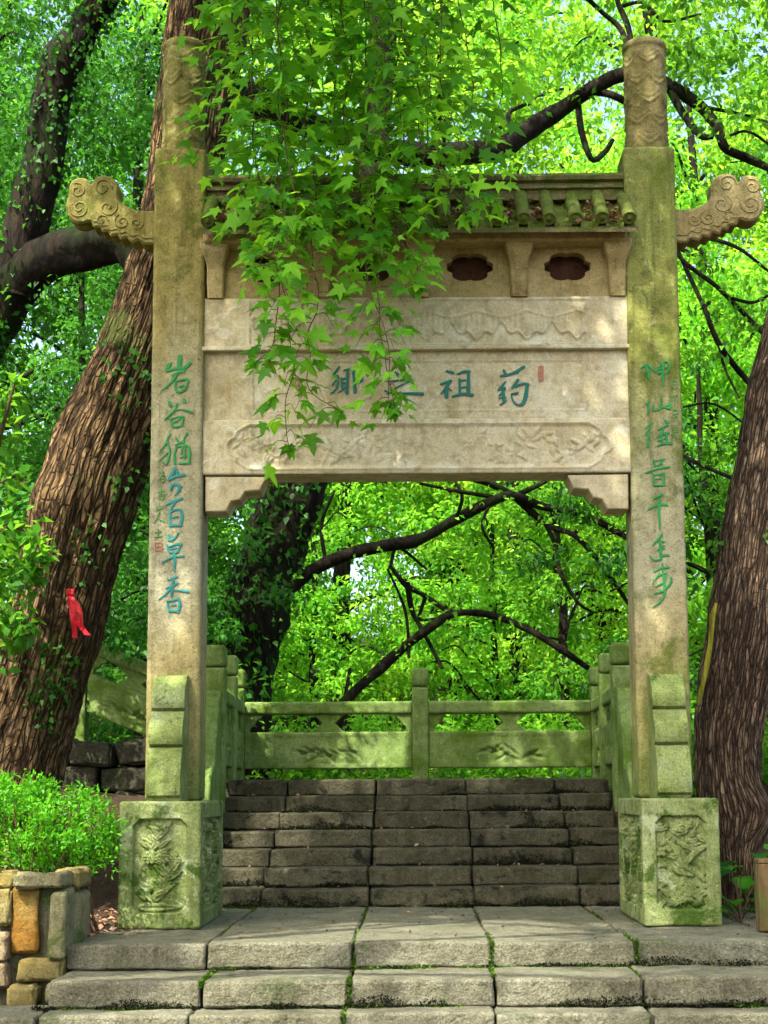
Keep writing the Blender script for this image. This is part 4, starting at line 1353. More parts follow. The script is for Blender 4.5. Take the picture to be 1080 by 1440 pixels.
def bay(parent, a, b, za, zb, seed=0):
    """rail, panel and little cloud supports between two post faces a, b (xy); za, zb the floor heights there"""
    a, b = np.array(a, float), np.array(b, float)
    L = np.linalg.norm(b - a); ang = math.atan2(*(b - a)[::-1])
    sh = (zb - za) / L

    def put(name, V, F, smooth=True):
        V = np.array(V, float)
        V[:, 2] += za + V[:, 0] * sh
        W = np.stack([a[0] + V[:, 0] * math.cos(ang) - V[:, 1] * math.sin(ang), a[1] + V[:, 0] * math.sin(ang) + V[:, 1] * math.cos(ang), V[:, 2]], 1)
        return mk(name, W, F, G['rail'], parent, smooth)

    V, F = block(0, L, -.075, .075, .685, .815, .07, .02, .004, 7, seed)
    put('top_rail', V, F)

    def panel_carve(P, ax, s):
        if ax != 1: return None
        dx = np.minimum(P[:, 0] - .28, L - .28 - P[:, 0]); dz = np.minimum(P[:, 2] - .17, .465 - P[:, 2])
        d = np.minimum(dx, dz)
        out = -.006 * sm(0, .01, d)
        # incised bamboo sprig
        for k in range(13):
            r_ = random.Random(seed * 31 + k)
            cx, cz = L / 2 + r_.uniform(-.28, .28), .29 + r_.uniform(-.05, .04)
            an = r_.uniform(-.5, .9) * (1 if k % 2 else -1)
            u = (P[:, 0] - cx) * math.cos(an) + (P[:, 2] - cz) * math.sin(an)
            v = -(P[:, 0] - cx) * math.sin(an) + (P[:, 2] - cz) * math.cos(an)
            out = out - .022 * np.exp(-(v / .013) ** 2 - (u / .085) ** 4)
        return out

    V, F = block(0, L, -.055, .055, .13, .505, (.011, .06, .011), .012, .004, 7, seed + 1, panel_carve)
    put('panel', V, F)
    # cloud supports: one whole in the middle, a half at each end
    def sup(x0, x1, name):
        n = 17
        pts = []
        for i in range(n):
            t = i / (n - 1)
            wv = .5 + .5 * abs(2 * t - 1) ** 1.5 - .12 * math.exp(-((t - .5) / .1) ** 2)
            pts.append((t, wv))
        hw, c = (x1 - x0) / 2, (x0 + x1) / 2
        out = [(c - hw * w_, .503 + .184 * t) for t, w_ in pts] + [(c + hw * w_, .503 + .184 * t) for t, w_ in pts[::-1]]
        V, F = extrude_outline(out[::-1], -.04, .04, .006)
        put(name, V, F, False)
    sup(L * .5 - .17, L * .5 + .17, 'cloud_support')
    for s in (0, 1):
        o_ = [(0.002, .503), (.05, .503), (.06, .55), (.10, .58), (.13, .63), (.17, .65), (.19, .687), (.002, .687)]
        q = o_ if s == 0 else [(L - x, z) for x, z in o_[::-1]]
        V, F = extrude_outline(q, -.04, .04, .006)
        put('corner_support', V, F, False)


ZL = Z_LAND
YBK = 16.1
xl, xm, xr = at(333, 1000, YBK).x, at(591, 1000, YBK).x, at(842, 1000, YBK).x
hb = at(591, 940, YBK).z - ZL
brl = tag(empty('balustrade', (xm, YBK, ZL)), 'green stained stone balustrade of two panels across the back of the landing', 'balustrade', 'landing balustrades')
for i, x in enumerate((xl, xm, xr)): post(brl, x, YBK, ZL - .12, hb + .12, seed=400 + i)
bay(brl, (xl + .082, YBK), (xm - .082, YBK), ZL, ZL, 410)
bay(brl, (xm + .082, YBK), (xr - .082, YBK), ZL, ZL, 414)
for side in (0, 1):
    x = xl + .02 if side == 0 else xr - .02
    y1, y2 = 13.75, 14.95
    xn = at(302, 1000, y1).x if side == 0 else at(876, 1000, y1).x
    xm2 = (xn + x) / 2
    sb = tag(empty('balustrade', (xn, y1, ZL)), ['stone balustrade along the left edge of the landing, behind the ochre pillar', 'stone balustrade receding along the right edge of the landing'][side], 'balustrade', 'landing balustrades')
    hn = at(302, 908, y1).z - ZL
    post(sb, xn, y1, ZL - .4, hn + .4, .19, seed=430 + side)
    post(sb, xm2, y2, ZL - .12, hb + .16, .17, seed=433 + side)
    bay(sb, (xn, y1 + .096), (xm2, y2 - .086), ZL, ZL, 440 + side * 5)
    bay(sb, (xm2, y2 + .086), (x, YBK - .09), ZL, ZL, 447 + side * 5)
    # sloping drum stone in front of the near post
    ol = [(y1 - .10, ZL + .78), (y1 - .10, ZL - .45), (y1 - 1.25, ZL - .95), (y1 - 1.22, ZL - .50), (y1 - 1.05, ZL - .38), (y1 - .95, ZL - .42), (y1 - .80, ZL - .05), (y1 - .62, ZL + .12), (y1 - .52, ZL + .08), (y1 - .38, ZL + .42), (y1 - .2, ZL + .68)]
    c = crom(np.array(ol[2:]), 4)
    pts = np.concatenate([ol[:2], c])
    V, F = extrude_outline(pts, -.07, .07, .012)
    W = np.stack([xn + V[:, 1], V[:, 0], V[:, 2]], 1)
    mk('drum_stone', W, F, G['rail'], sb, smooth=False)

# sloping balustrade climbing to the left behind the big trunk
y3 = 14.6
xa_, xb_ = at(110, 1000, y3).x, xl - .25
za_ = at(110, 848, y3).z - hb
zb_ = at(230, 955, y3).z - .80
ob = tag(empty('balustrade', (xa_, y3, za_)), 'sloping stone balustrade with carved panel climbing behind the big leaning trunk', 'balustrade', 'landing balustrades')
post(ob, xa_, y3, za_ - .5, hb + .5, seed=460)
post(ob, xb_, y3, zb_ - .5, hb + .4, seed=463)
post(ob, xa_ - 1.75, y3, za_ + .2, hb + .4, seed=466)
bay(ob, (xa_ + .085, y3), (xb_ - .085, y3), za_, zb_, 470)
bay(ob, (xa_ - 1.66, y3), (xa_ - .085, y3), za_ + .75, za_ + .03, 474)

# dark dry stone wall under it
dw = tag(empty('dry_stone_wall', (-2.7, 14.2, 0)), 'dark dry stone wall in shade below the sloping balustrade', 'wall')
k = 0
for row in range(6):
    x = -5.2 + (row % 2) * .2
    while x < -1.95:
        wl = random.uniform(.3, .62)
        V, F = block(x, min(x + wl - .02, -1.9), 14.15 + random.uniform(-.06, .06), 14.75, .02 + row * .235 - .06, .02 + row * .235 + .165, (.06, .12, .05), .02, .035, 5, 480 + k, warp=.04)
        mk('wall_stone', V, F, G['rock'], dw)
        x += wl; k += 1

# ------------------------------------------------------------------ rubble wall of the planting bed
YR = 9.30
rw = tag(empty('rubble_wall', (at(60, 1400, YR).x, YR, -.3)), 'low rubble wall of yellow, orange and grey stones round the shrub', 'wall')
RS = [('rub_grey', 22, 93, 1224, 1249), ('rub_yellow', -8, 19, 1226, 1254), ('rub_orange', 17, 62, 1250, 1340), ('rub_grey', 64, 94, 1252, 1345), ('rub_yellow', -10, 14, 1257, 1312),
      ('rub_yellow', 22, 88, 1345, 1376), ('rub_pink', -10, 19, 1314, 1356), ('rub_pink', -10, 20, 1359, 1398), ('rub_yellow', 14, 58, 1379, 1412), ('rub_grey', 60, 84, 1380, 1410),
      ('rub_grey', -60, -12, 1228, 1290), ('rub_yellow', -60, -12, 1294, 1350), ('rub_orange', -60, -14, 1354, 1410)]
for i, (m_, u0, u1, v0, v1) in enumerate(RS):
    a, b = at(u0, v1, YR), at(u1, v0, YR)
    V, F = block(a.x + .006, b.x - .006, YR - .02 + random.uniform(-.02, .03), YR + .24, a.z + .002, b.z - .002, .020, .014, .020, 7, 520 + i, warp=.05)
    mk('wall_stone', V, F, G[m_], rw)
x1 = at(95, 1300, YR).x
zt_, zb__ = at(60, 1224, YR).z, at(60, 1410, YR).z
for j in range(1):
    z = zt_
    cut = [.12, .3, .29, .3]
    for i in range(3):
        h_ = [.13, .36, .30][i] * random.uniform(.9, 1.1)
        V, F = block(x1 - .16, x1 + random.uniform(.02, .06), YR + .25 + j * .34, YR + .57 + j * .34, z - h_ + .01, z - .004 - j * .02, .035, .03, .018, 8, 560 + j * 4 + i, warp=.02)
        mk('wall_stone', V, F, G[['rub_yellow', 'rub_grey', 'rub_grey'][(i + j) % 3]], rw)
        z -= h_
V, F = block(at(-60, 1300, YR).x, x1 - .03, YR + .075, YR + .2, zb__ - .1, zt_ - .05, .06, .02, .008, 8, 580)
mk('mortar_core', V, F, G['mortar'], rw)
V, F = block(x1 - .14, x1 - .03, YR + .22, YR + .5, zb__ - .1, zt_ - .07, .06, .02, .008, 8, 581)
mk('mortar_core', V, F, G['mortar'], rw)

# ------------------------------------------------------------------ trees
def crown(parent, mat, lst, name='crown'):
    V, F, R = merge_leaves(lst)
    return mk(name, V, F, mat, parent, smooth=False, rnd=R)


def ell_points(c, r, n, seed, inner=.35):
    g_ = np.random.default_rng(seed)
    o = unit(g_.normal(size=(n, 3)))
    return np.array(c) + o * (g_.uniform(inner, 1, n) ** .6)[:, None] * np.array(r)


def ivy_on(V, n, seed, L=.07, zlo=-9, zhi=99, mask=None):
    """small leaves sitting on a trunk surface"""
    g_ = np.random.default_rng(seed)
    ok = (V[:, 2] > zlo) & (V[:, 2] < zhi) & (fbm(V * 1.1, 3, seed) > (.05 if mask is None else mask))
    Q = V[ok]
    if len(Q) == 0: return None
    P = Q[g_.integers(0, len(Q), n)] + g_.normal(size=(n, 3)) * .03
    c = V.mean(0)
    out = P - c; out[:, 2] = 0
    out = unit(out)
    P = P + out * .04
    D = unit(g_.normal(size=(n, 3)) * .6 + np.array([0, 0, -.7]))
    N = unit(out + g_.normal(size=(n, 3)) * .5)
    Ls = L * g_.uniform(.6, 1.3, n)
    return leaves(P, D, N, Ls, Ls * .75, g_.random(n))


# the big leaning tree on the left
big = tag(empty('leaning_tree', (-2.9, 12.2, -.05)), 'massive old tree with ridged brown bark leaning behind the left pillar', 'tree')
tp = [(-25, 1330, 210, 12.1), (-8, 1180, 160, 12.1), (12, 1095, 142, 12.1), (40, 1000, 132, 12.1), (72, 900, 128, 12.1), (95, 800, 130, 12.15), (121, 700, 136, 12.2), (150, 610, 130, 12.25), (184, 520, 110, 12.3),
      (212, 430, 96, 12.35), (240, 330, 92, 12.4), (262, 220, 98, 12.4), (280, 110, 108, 12.4), (296, 0, 114, 12.4), (315, -130, 105, 12.4), (340, -300, 80, 12.4), (380, -480, 50, 12.3)]
V, F = limb(tp, 12.2, 24, 220, .10, 21, .030, nridge=36)
BUV = tube_uv(V, 220, .36)
bigV = V
bark_attr(mk('trunk', V, F, G['bark_l'], big), BUV)
V1, F1 = limb([(225, 400, 70, 12.4), (180, 345, 56, 12.5), (120, 350, 62, 12.6), (70, 362, 58, 12.7), (25, 395, 66, 12.8), (-10, 450, 74, 12.9), (-60, 540, 80, 13)], 12.5, 10, 26, .2, 31, .014)
mk('limb', V1, F1, G['bark_d'], big)
V2, F2 = limb([(18, 420, 60, 12.8), (30, 350, 62, 12.8), (48, 280, 60, 12.75), (62, 220, 62, 12.7), (72, 150, 56, 12.65), (92, 85, 58, 12.6), (118, 40, 46, 12.6), (150, -10, 40, 12.6), (190, -90, 34, 12.6)], 12.7, 10, 26, .25, 33, .014)
mk('limb', V2, F2, G['bark_d'], big)
UL = [[(310, 120, 60, 12.5), (420, 170, 44, 13.3), (560, 215, 36, 14), (690, 212, 31), (735, 188, 30), (790, 152, 27), (840, 120, 23), (885, 104, 20), (940, 120, 18), (985, 150, 16), (1008, 178, 14), (1020, 208, 12), (1050, 222, 12), (1090, 240, 9), (1150, 260, 6)],
      [(938, 118, 12), (962, 162, 10), (985, 190, 9), (1002, 193, 6)], [(812, 142, 10), (818, 185, 9), (832, 224, 8), (850, 214, 8), (862, 196, 6)], [(835, 128, 11), (862, 134, 11), (892, 150, 9), (930, 168, 4)],
      [(898, 110, 10), (884, 70, 9), (872, 40, 8), (848, 18, 7), (822, -6, 6)], [(893, 90, 9), (884, 40, 8), (868, 0, 7), (860, -40, 5)], [(722, 190, 7), (715, 160, 6), (740, 146, 4)],
      [(985, 150, 6), (1040, 160, 4), (1090, 175, 3)], [(870, 10, 6), (905, 4, 5), (935, 30, 4), (985, 20, 3)], [(1015, 195, 5), (1050, 185, 4), (1085, 205, 3)]]
parts = [limb(q, 14.6, 7, 10, .3, 50 + i, .004) for i, q in enumerate(UL)]
mk('limb', *join_parts(parts), G['bark_d'], big)
iv = [ivy_on(bigV, 700, 3, .055, 2.3, 4.4, .34), ivy_on(bigV, 200, 4, .05, .5, 2.3, .42), ivy_on(V2, 1400, 5, .05, mask=.1), ivy_on(V1, 700, 6, .05, mask=.2)]
crown(big, G['L_dark'], [i for i in iv if i is not None], 'ivy')
cc = ell_points((-.5, 12.0, 10.4), (4.6, 2.6, 1.8), 110, 71)
cr = np.random.default_rng(2).uniform(.35, .75, 110)
cl2 = ell_points((-3.6, 14.2, 5.6), (1.9, 1.6, 2.6), 70, 72)
cl3 = ell_points((-3.6, 14.0, 2.9), (1.5, 1.0, 1.5), 34, 73)
ul = np.concatenate([crom(np.array([tuple(at(q[0], q[1], 14.6)) for q in UL[0]][3:]), 3), crom(np.array([tuple(at(q[0], q[1], 14.6)) for q in UL[1]]), 2)])
ul = ul + np.random.default_rng(8).normal(size=ul.shape) * np.array([.3, .5, .35])
crown(big, G['L_mid'], [clumps(cc, cr, 150, .12, .5, 5, flat=.5), 
                        clumps(ul, np.full(len(ul), .24), 16, .08, .55, 9)])

crown(big, G['L_dark'], [clumps(cl2, np.full(70, .42), 170, .085, .5, 6, flat=.6), clumps(cl3, np.full(34, .36), 170, .085, .5, 7, flat=.6)], 'lower_crown')

# near leafy spray at the left edge
sp = tag(empty('leafy_sapling', (-3.0, 11.3, -.05)), 'sapling with broad pointed green leaves at the left edge before the trunk', 'tree')
stems = [limb([(-70, 1280, 14), (-50, 1000, 12), (-30, 800, 10), (-5, 640, 7), (20, 540, 4)], 11.2, 6, 7, .1, 61)]
for a in ([(-30, 800, 6), (10, 795, 5), (45, 815, 3)], [(-40, 870, 6), (0, 860, 5), (40, 880, 3)], [(-25, 760, 6), (20, 740, 5), (55, 770, 3)], [(-15, 690, 5), (20, 670, 4), (40, 690, 3)], [(-10, 620, 5), (15, 590, 4), (30, 600, 3)], [(-40, 900, 5), (-10, 905, 4), (15, 930, 3)]):
    stems.append(limb(a, 11.2, 6, 6, .1, 62))
mk('trunk', *join_parts(stems), G['twig'], sp)
pts = []
for a in ((-20, 800, 60), (15, 800, 45), (40, 815, 30), (0, 865, 50), (30, 880, 25), (25, 745, 40), (50, 775, 22), (15, 680, 35), (0, 610, 40), (15, 560, 30), (-10, 920, 35), (-30, 720, 60), (-30, 860, 60)):
    p = at(a[0], a[1], 11.2); pts.append((p.x, p.y, p.z, a[2] / ppm(11.2)))
pts = np.array(pts)
crown(sp, G['L_mid'], [clumps(pts[:, :3], pts[:, 3], 46, .12, .52, 14, up=.8)])

# the tree at the right edge
rt_ = tag(empty('stout_tree', (2.45, 11.8, 0)), 'reddish barked tree trunk with a bulge beside the right base block', 'tree')
V, F = limb([(1045, 1340, 90, 11.85), (1036, 1275, 66, 11.85), (1034, 1220, 66, 11.85), (1030, 1160, 84, 11.85), (1024, 1090, 88, 11.85), (1024, 1030, 90, 11.85), (1036, 950, 98, 11.85), (1050, 850, 98, 11.85), (1072, 700, 94, 11.9), (1100, 550, 92, 12), (1135, 400, 88, 12), (1185, 200, 80, 12), (1230, 0, 70, 12), (1260, -250, 50, 12)], 11.85, 20, 140, .12, 41, .016, nridge=30)
# burl
c_ = np.array(at(1058, 1140, 11.7)); dd = np.linalg.norm((V - c_) * np.array([1, .7, 1]), axis=1)
V[:, 0] += .11 * np.exp(-(dd / .17) ** 2)
bark_attr(mk('trunk', V, F, G['bark_r'], rt_), tube_uv(V, 140, .25))
rtV = V
mk('moss_stem', *limb([(982, 992, 3, 11.5), (985, 975, 7, 11.5), (993, 940, 9, 11.5), (999, 905, 8, 11.5), (1002, 870, 9, 11.5), (1007, 848, 4, 11.5)], 11.6, 8, 9, .3, 43), G['bark_y'], rt_)
lb = [limb(q, 13.4, 7, 8, .25, 80 + i) for i, q in enumerate([[(1180, 560, 22, 12.2), (1110, 500, 14, 12.8), (1060, 455, 8), (1010, 405, 7), (960, 366, 6), (940, 330, 4)], [(1030, 420, 6), (1060, 425, 5), (1090, 410, 4)],
      [(1140, 620, 14, 12.4), (1060, 545, 9), (1012, 485, 8), (990, 432, 7), (962, 372, 6), (950, 340, 4)], [(1010, 480, 5), (1020, 520, 4), (1040, 560, 3)], [(1000, 335, 6), (1040, 350, 5), (1085, 385, 4)], [(1100, 700, 8, 12.4), (1000, 660, 6), (960, 640, 5)]])]
mk('limb', *join_parts(lb), G['bark_d'], rt_)
rc = ell_points((5.0, 13.4, 8.8), (3.2, 2.6, 2.2), 60, 91)
lowp = np.array([tuple(at(u, v, 13.4)) for u, v in ((1010, 405), (1060, 455), (985, 430), (1012, 485), (1050, 420), (1060, 545), (1000, 660), (1090, 410), (1070, 385))])
crown(rt_, G['L_mid'], [clumps(rc, np.full(60, .5), 150, .11, .5, 17, flat=.6), clumps(lowp, np.full(len(lowp), .25), 18, .085, .5, 18), ivy_on(rtV, 200, 19, .06, 2.0, 4, .25)])

# the dark tree behind the landing, its boughs cross the opening
dk = tag(empty('ivy_clad_tree', (-2.0, 18.2, Z_LAND)), 'dark ivy clad tree behind the balustrade with long boughs across the opening', 'tree')
V, F = limb([(300, 1180, 190, 18.2), (318, 1095, 130, 18.2), (330, 980, 100, 18.2), (348, 890, 98, 18.2), (376, 800, 92, 18.2), (405, 710, 84, 18.2), (432, 640, 76, 18.2), (462, 540, 66, 18.2), (492, 420, 58, 18.2), (515, 300, 50, 18.2), (530, 150, 44, 18.3), (540, 0, 38, 18.4), (545, -250, 26, 18.5)], 18.2, 10, 44, .2, 45, .03)
dkV = V
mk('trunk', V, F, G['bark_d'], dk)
BR = [[(385, 838, 34), (430, 808, 22), (480, 782, 19), (540, 768, 18), (590, 758, 17), (640, 731, 16), (690, 706, 15), (722, 697, 14), (762, 712, 11), (820, 724, 10), (880, 755, 9), (940, 800, 6)],
      [(722, 697, 11), (770, 738, 9), (810, 755, 8), (850, 800, 7), (890, 858, 5)], [(722, 697, 12), (690, 680, 11), (655, 668, 9), (620, 640, 7)], [(720, 700, 8), (745, 688, 7), (772, 674, 5), (800, 650, 4)],
      [(470, 1030, 16), (488, 985, 15), (530, 944, 15), (560, 917, 14), (600, 886, 13), (640, 863, 12), (690, 865, 11), (740, 884, 10), (790, 914, 9), (832, 942, 7), (870, 960, 4)],
      [(548, 795, 5), (570, 822, 8), (598, 838, 7), (632, 862, 6)], [(572, 820, 8), (580, 860, 8), (596, 890, 6), (622, 940, 5)], [(766, 735, 6), (782, 770, 6), (788, 805, 5), (812, 846, 5), (835, 862, 3)],
      [(812, 846, 4), (802, 868, 4), (796, 892, 3)], [(640, 732, 5), (650, 700, 5), (640, 676, 4)], [(690, 706, 5), (678, 740, 4), (695, 772, 3)], [(548, 800, 5), (560, 770, 4), (600, 800, 3), (622, 808, 2)], [(598, 840, 5), (590, 870, 4), (612, 870, 3)],
      [(575, 925, 4), (570, 860, 4), (545, 800, 3)], [(460, 800, 6), (452, 740, 5), (470, 690, 4)], [(492, 940, 4), (486, 975, 5), (480, 1000, 5)], [(700, 700, 5), (640, 690, 5), (590, 680, 4)]]
parts = [limb(q, 18.0, 7, 9, .3, 100 + i, .003) for i, q in enumerate(BR)]
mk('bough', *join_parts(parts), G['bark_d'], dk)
iv = [ivy_on(dkV, 1500, 7, .09, 0.8, 5.5, .05)]
bp = np.concatenate([crom(np.array([tuple(at(q[0], q[1], 18.0)) for q in b_]), 2) for b_ in BR[:8]])
bp = bp + np.random.default_rng(4).normal(size=bp.shape) * np.array([.35, .6, .3])
hc = ell_points((-.5, 18.4, 11.0), (4.0, 1.6, 1.6), 26, 93)
crown(dk, G['L_dark'], iv, 'ivy')
crown(dk, G['L_bright'], [clumps(bp, np.full(len(bp), .22), 9, .085, .5, 23), clumps(hc, np.full(26, .6), 130, .13, .5, 24, flat=.6)])


# background trees: trunk, limbs and a crown of drooping leaf puffs
def back_tree(name, label, x, y, h, spread, zlow, mat, nclump, nleaf, L, seed, trunk_r=.16, puff=.55, lean=0.0, group='trees behind the gate'):
    g_ = np.random.default_rng(seed)
    z0 = float(ground_z(np.array([x]), np.array([y]))[0]) - .1
    root = tag(empty(name, (x, y, z0)), label, 'tree', group)
    zs = np.linspace(0, 1, 12)
    path = np.stack([x + lean * zs * h * .3 + np.cumsum(g_.normal(size=12)) * .06 * h / 12, y + np.cumsum(g_.normal(size=12)) * .05 * h / 12, z0 + zs * h * .92], 1)
    parts = [tube(path, trunk_r * (1 - zs * .85) + .01, 10, .2, 3, seed, .01)]
    C = []
    nl = 16
    for i in range(nl):
        f = g_.uniform(max(.06, zlow / h), .95)
        a = g_.uniform(0, 2 * PI)
        j = f * 11
        p0 = path[int(j)] * (1 - j % 1) + path[min(11, int(j) + 1)] * (j % 1)
        Ln = spread * g_.uniform(.6, 1.1) * (1 - .45 * abs(f - .4))
        d = np.array([math.cos(a), math.sin(a) * .8, g_.uniform(.15, .6)])
        P = [p0, p0 + d * Ln * .35, p0 + d * Ln * .7 + np.array([0, 0, .05 * Ln]), p0 + d * Ln + np.array([0, 0, -.12 * Ln])]
        C.append(crom(np.array(P), 4))
        r0 = trunk_r * .35 * (1 - f * .6)
        parts.append(tube(C[-1], np.linspace(r0, .012, len(C[-1])), 6, .2, 3, seed + i))
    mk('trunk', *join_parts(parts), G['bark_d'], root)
    B = np.concatenate(C)
    sel = B[g_.integers(0, len(B), nclump)] + g_.normal(size=(nclump, 3)) * np.array([spread * .30, spread * .28, spread * .24])
    sel[:, 2] = np.maximum(sel[:, 2], z0 + zlow * .7)
    sel[:, 2] = np.minimum(sel[:, 2], z0 + h * 1.02)
    cl = clumps(sel, g_.uniform(.55, 1.25, nclump) * puff, nleaf, L, .5, seed + 1, up=.6, droop=.5, flat=.6)
    crown(root, mat, [cl])
    return root


# unseen tree added left of the camera, its crown placed to shade the gate
fs = tag(empty('unseen_shade_tree', (-6.2, 3.2, -.65)), 'unseen broad tree added beside the viewer so that its crown shades the gate', 'tree')
g_ = np.random.default_rng(41)
pth = crom(np.array([(-6.2, 3.2, -.7), (-6.0, 3.3, 3), (-5.6, 3.6, 6), (-4.6, 4.2, 9), (-3.6, 4.8, 11)]), 8)
pp = [tube(pth, np.linspace(.42, .12, len(pth)), 20, .2, 3, 5, .02)]
cc = ell_points((-2.2, 4.8, 11.2), (4.0, 5.0, 1.7), 210, 42, .1)
spot = np.array(atz(625, 1307, 0)); sv = np.array(sdir)  # added crown is opened along this sun ray to light a paving patch
rel_ = cc - spot
cc = cc[np.linalg.norm(rel_ - (rel_ @ sv)[:, None] * sv, axis=1) > 1.3]
for q in cc[:60]:
    j = g_.integers(16, len(pth))
    Q = crom(np.array([pth[j], (pth[j] + q) / 2 + np.array([0, 0, .35]), q]), 5)
    rq = Q - spot
    if np.linalg.norm(rq - (rq @ sv)[:, None] * sv, axis=1).min() < .42: continue
    pp.append(tube(Q, np.linspace(.08, .012, len(Q)), 6, .2, 3, 6))
mk('trunk', *join_parts(pp), G['bark_d'], fs)
crown(fs, G['L_mid'], [clumps(cc, g_.uniform(.5, 1.0, len(cc)), 90, .17, .6, 43, flat=.5)])

BT = [  # x, y, h, spread, zlow, mat, nclump, nleaf, leaf, label
    (-7.6, 22.5, 13, 2.8, 1.0, 'L_dark', 200, 120, .12, 'dark green tree behind the left wing of the gate'),
    (-4.3, 24.0, 14, 2.8, .8, 'L_dark', 230, 120, .12, 'dark green tree showing between trunk and left pillar'),
    (-1.2, 26.0, 10, 2.9, .3, 'L_bright', 190, 120, .12, 'bright green tree behind the left half of the landing balustrade'),
    (1.7, 24.5, 9.5, 2.9, .3, 'L_yellow', 190, 120, .12, 'bright green tree behind the right half of the landing balustrade'),
    (4.7, 23.5, 11, 2.9, .5, 'L_bright', 200, 120, .12, 'bright green tree seen beyond the right pillar'),
    (7.8, 24.5, 14, 2.8, .6, 'L_mid', 180, 120, .12, 'mid green tree at the right edge behind the stout trunk'),
    (-6.0, 20.0, 11, 2.4, .8, 'L_dark', 150, 120, .11, 'dark green tree close behind the left cloud wing'),
    (-5.6, 29.5, 8, 2.4, .2, 'L_mid', 80, 110, .15, 'low dense tree far behind the left pillar'),
    (-2.4, 30.5, 8, 2.4, .2, 'L_bright', 100, 110, .15, 'low dense bright tree seen through the left of the opening'),
    (.8, 29.5, 8, 2.4, .2, 'L_bright', 100, 110, .15, 'low dense bright tree seen through the middle of the opening'),
    (3.6, 30, 8.5, 2.4, .2, 'L_yellow', 110, 110, .15, 'low dense yellow green tree seen through the right of the opening'),
    (6.8, 29, 8, 2.4, .2, 'L_mid', 80, 110, .15, 'low dense tree far behind the stout trunk'),
    (-9.5, 34, 19, 4.2, 1.0, 'L_mid', 150, 110, .2, 'tall tree far back at the upper left'),
    (-4.5, 36, 21, 4.4, 1.0, 'L_bright', 230, 110, .2, 'tall light green tree far back left of the drum'),
    (.8, 35, 22, 4.6, 1.0, 'L_yellow', 280, 110, .2, 'tall yellow green tree far back above the roof ridge'),
    (5.8, 34, 22, 4.6, 1.0, 'L_yellow', 280, 110, .2, 'tall yellow green tree far back beyond the right cloud wing'),
    (3.2, 40, 22, 4.4, 1.0, 'L_bright', 230, 110, .2, 'tall light green tree far back just left of the right drum'),
    (10.5, 36, 20, 4.4, 1.0, 'L_bright', 150, 110, .2, 'tall light green tree far back at the right edge'),
]
for i, (x, y, h, spd, zl, mt, nc, nl, L, lab) in enumerate(BT):
    back_tree('leafy_tree' if y < 30 else 'tall_tree', lab, x, y, h, spd, zl, G[mt], nc, nl, L, 600 + i * 13, .17 if y < 30 else .3, .55 if y < 30 else .95)

tall = [o for o in COL.objects if o.parent is None and o.name.startswith('tall_tree')]
kids = {o: [c for c in COL.objects if c.parent is o] for o in tall}
for i, (src, x, y, k_, lab) in enumerate(((2, -13, 47, 1.35, 'far tree in the wood behind the upper left trunk'), (3, -6.5, 49, 1.4, 'far light tree in the wood left of the hanging bough'), (1, -1.5, 47, 1.4, 'far light tree in the wood behind the hanging bough'),
                                          (2, 3.6, 48, 1.4, 'far yellow green tree in the wood left of the right drum'), (3, 9.0, 47, 1.4, 'far yellow green tree in the wood right of the right drum'), (1, 14, 49, 1.35, 'far light tree in the wood at the upper right edge'))):
    o = tall[src].copy(); COL.objects.link(o)
    o.location = (x, y, 3.2); o.scale = (k_,) * 3; o.rotation_euler.z = 1.1 + i * .9
    o['label'] = lab
    for c in kids[tall[src]]:
        d = c.copy(); COL.objects.link(d); d.parent = o

# thin dark understorey trees on the right behind the balustrade
for i, (u, y, h, mt, lab) in enumerate(((790, 20.5, 6.0, 'L_mid', 'slim green understorey tree behind the right end of the balustrade'), (700, 21.5, 4.0, 'L_bright', 'slim low tree right of the middle balustrade post'),
                                      (1000, 17.5, 5.2, 'L_dark', 'dark small tree between right pillar and stout trunk'), (230, 17.0, 6.0, 'L_dark', 'dark small tree behind the left pillar foot'),
                                      (440, 22.0, 4.2, 'L_bright', 'small tree left of the middle balustrade post'), (1120, 16.5, 5.5, 'L_mid', 'small tree behind the stout trunk at the frame edge'),
                                      (90, 18.0, 7.5, 'L_dark', 'dark tree behind the sloping balustrade'))):
    x = at(u, 1000, y).x
    back_tree('understorey_tree', lab, x, y, h, 1.5, .3, G[mt], 70, 110, .095, 800 + i * 11, .06, .38, group='small trees behind the gate')

# low shrubs beyond the balustrade
for i, (u, y, r, lab) in enumerate(((400, 18.6, .75, 'low shrub seen under the left balustrade panel'), (520, 19.0, .8, 'low shrub just left of the middle post'), (660, 18.8, .75, 'low shrub just right of the middle post'), (780, 18.4, .8, 'low shrub under the right balustrade panel'), (910, 17.0, .8, 'shrub behind the right pillar foot'), (1075, 14.2, .8, 'dark shrub behind the stout trunk'), (985, 14.6, .6, 'shrub between right pillar and stout trunk'))):
    x = at(u, 1000, y).x
    z0 = float(ground_z(np.array([x]), np.array([y]))[0])
    sh = tag(empty('low_shrub', (x, y, z0)), lab, 'shrub', 'shrubs beyond the balustrade')
    c = ell_points((x, y, z0 + r * .6), (r, r, r * .6), 20, 900 + i)
    st = [tube(crom(np.array([(x, y, z0 - .05), (x * .5 + q[0] * .5, y * .5 + q[1] * .5, z0 + (q[2] - z0) * .6), tuple(q)]), 4), np.linspace(.02, .006, 9), 5) for q in c[:9]]
    mk('stems', *join_parts(st), G['twig'], sh)
    crown(sh, G['L_bright' if i < 4 else 'L_mid'], [clumps(c, np.full(20, r * .38), 100, .085, .5, 910 + i)], 'foliage')

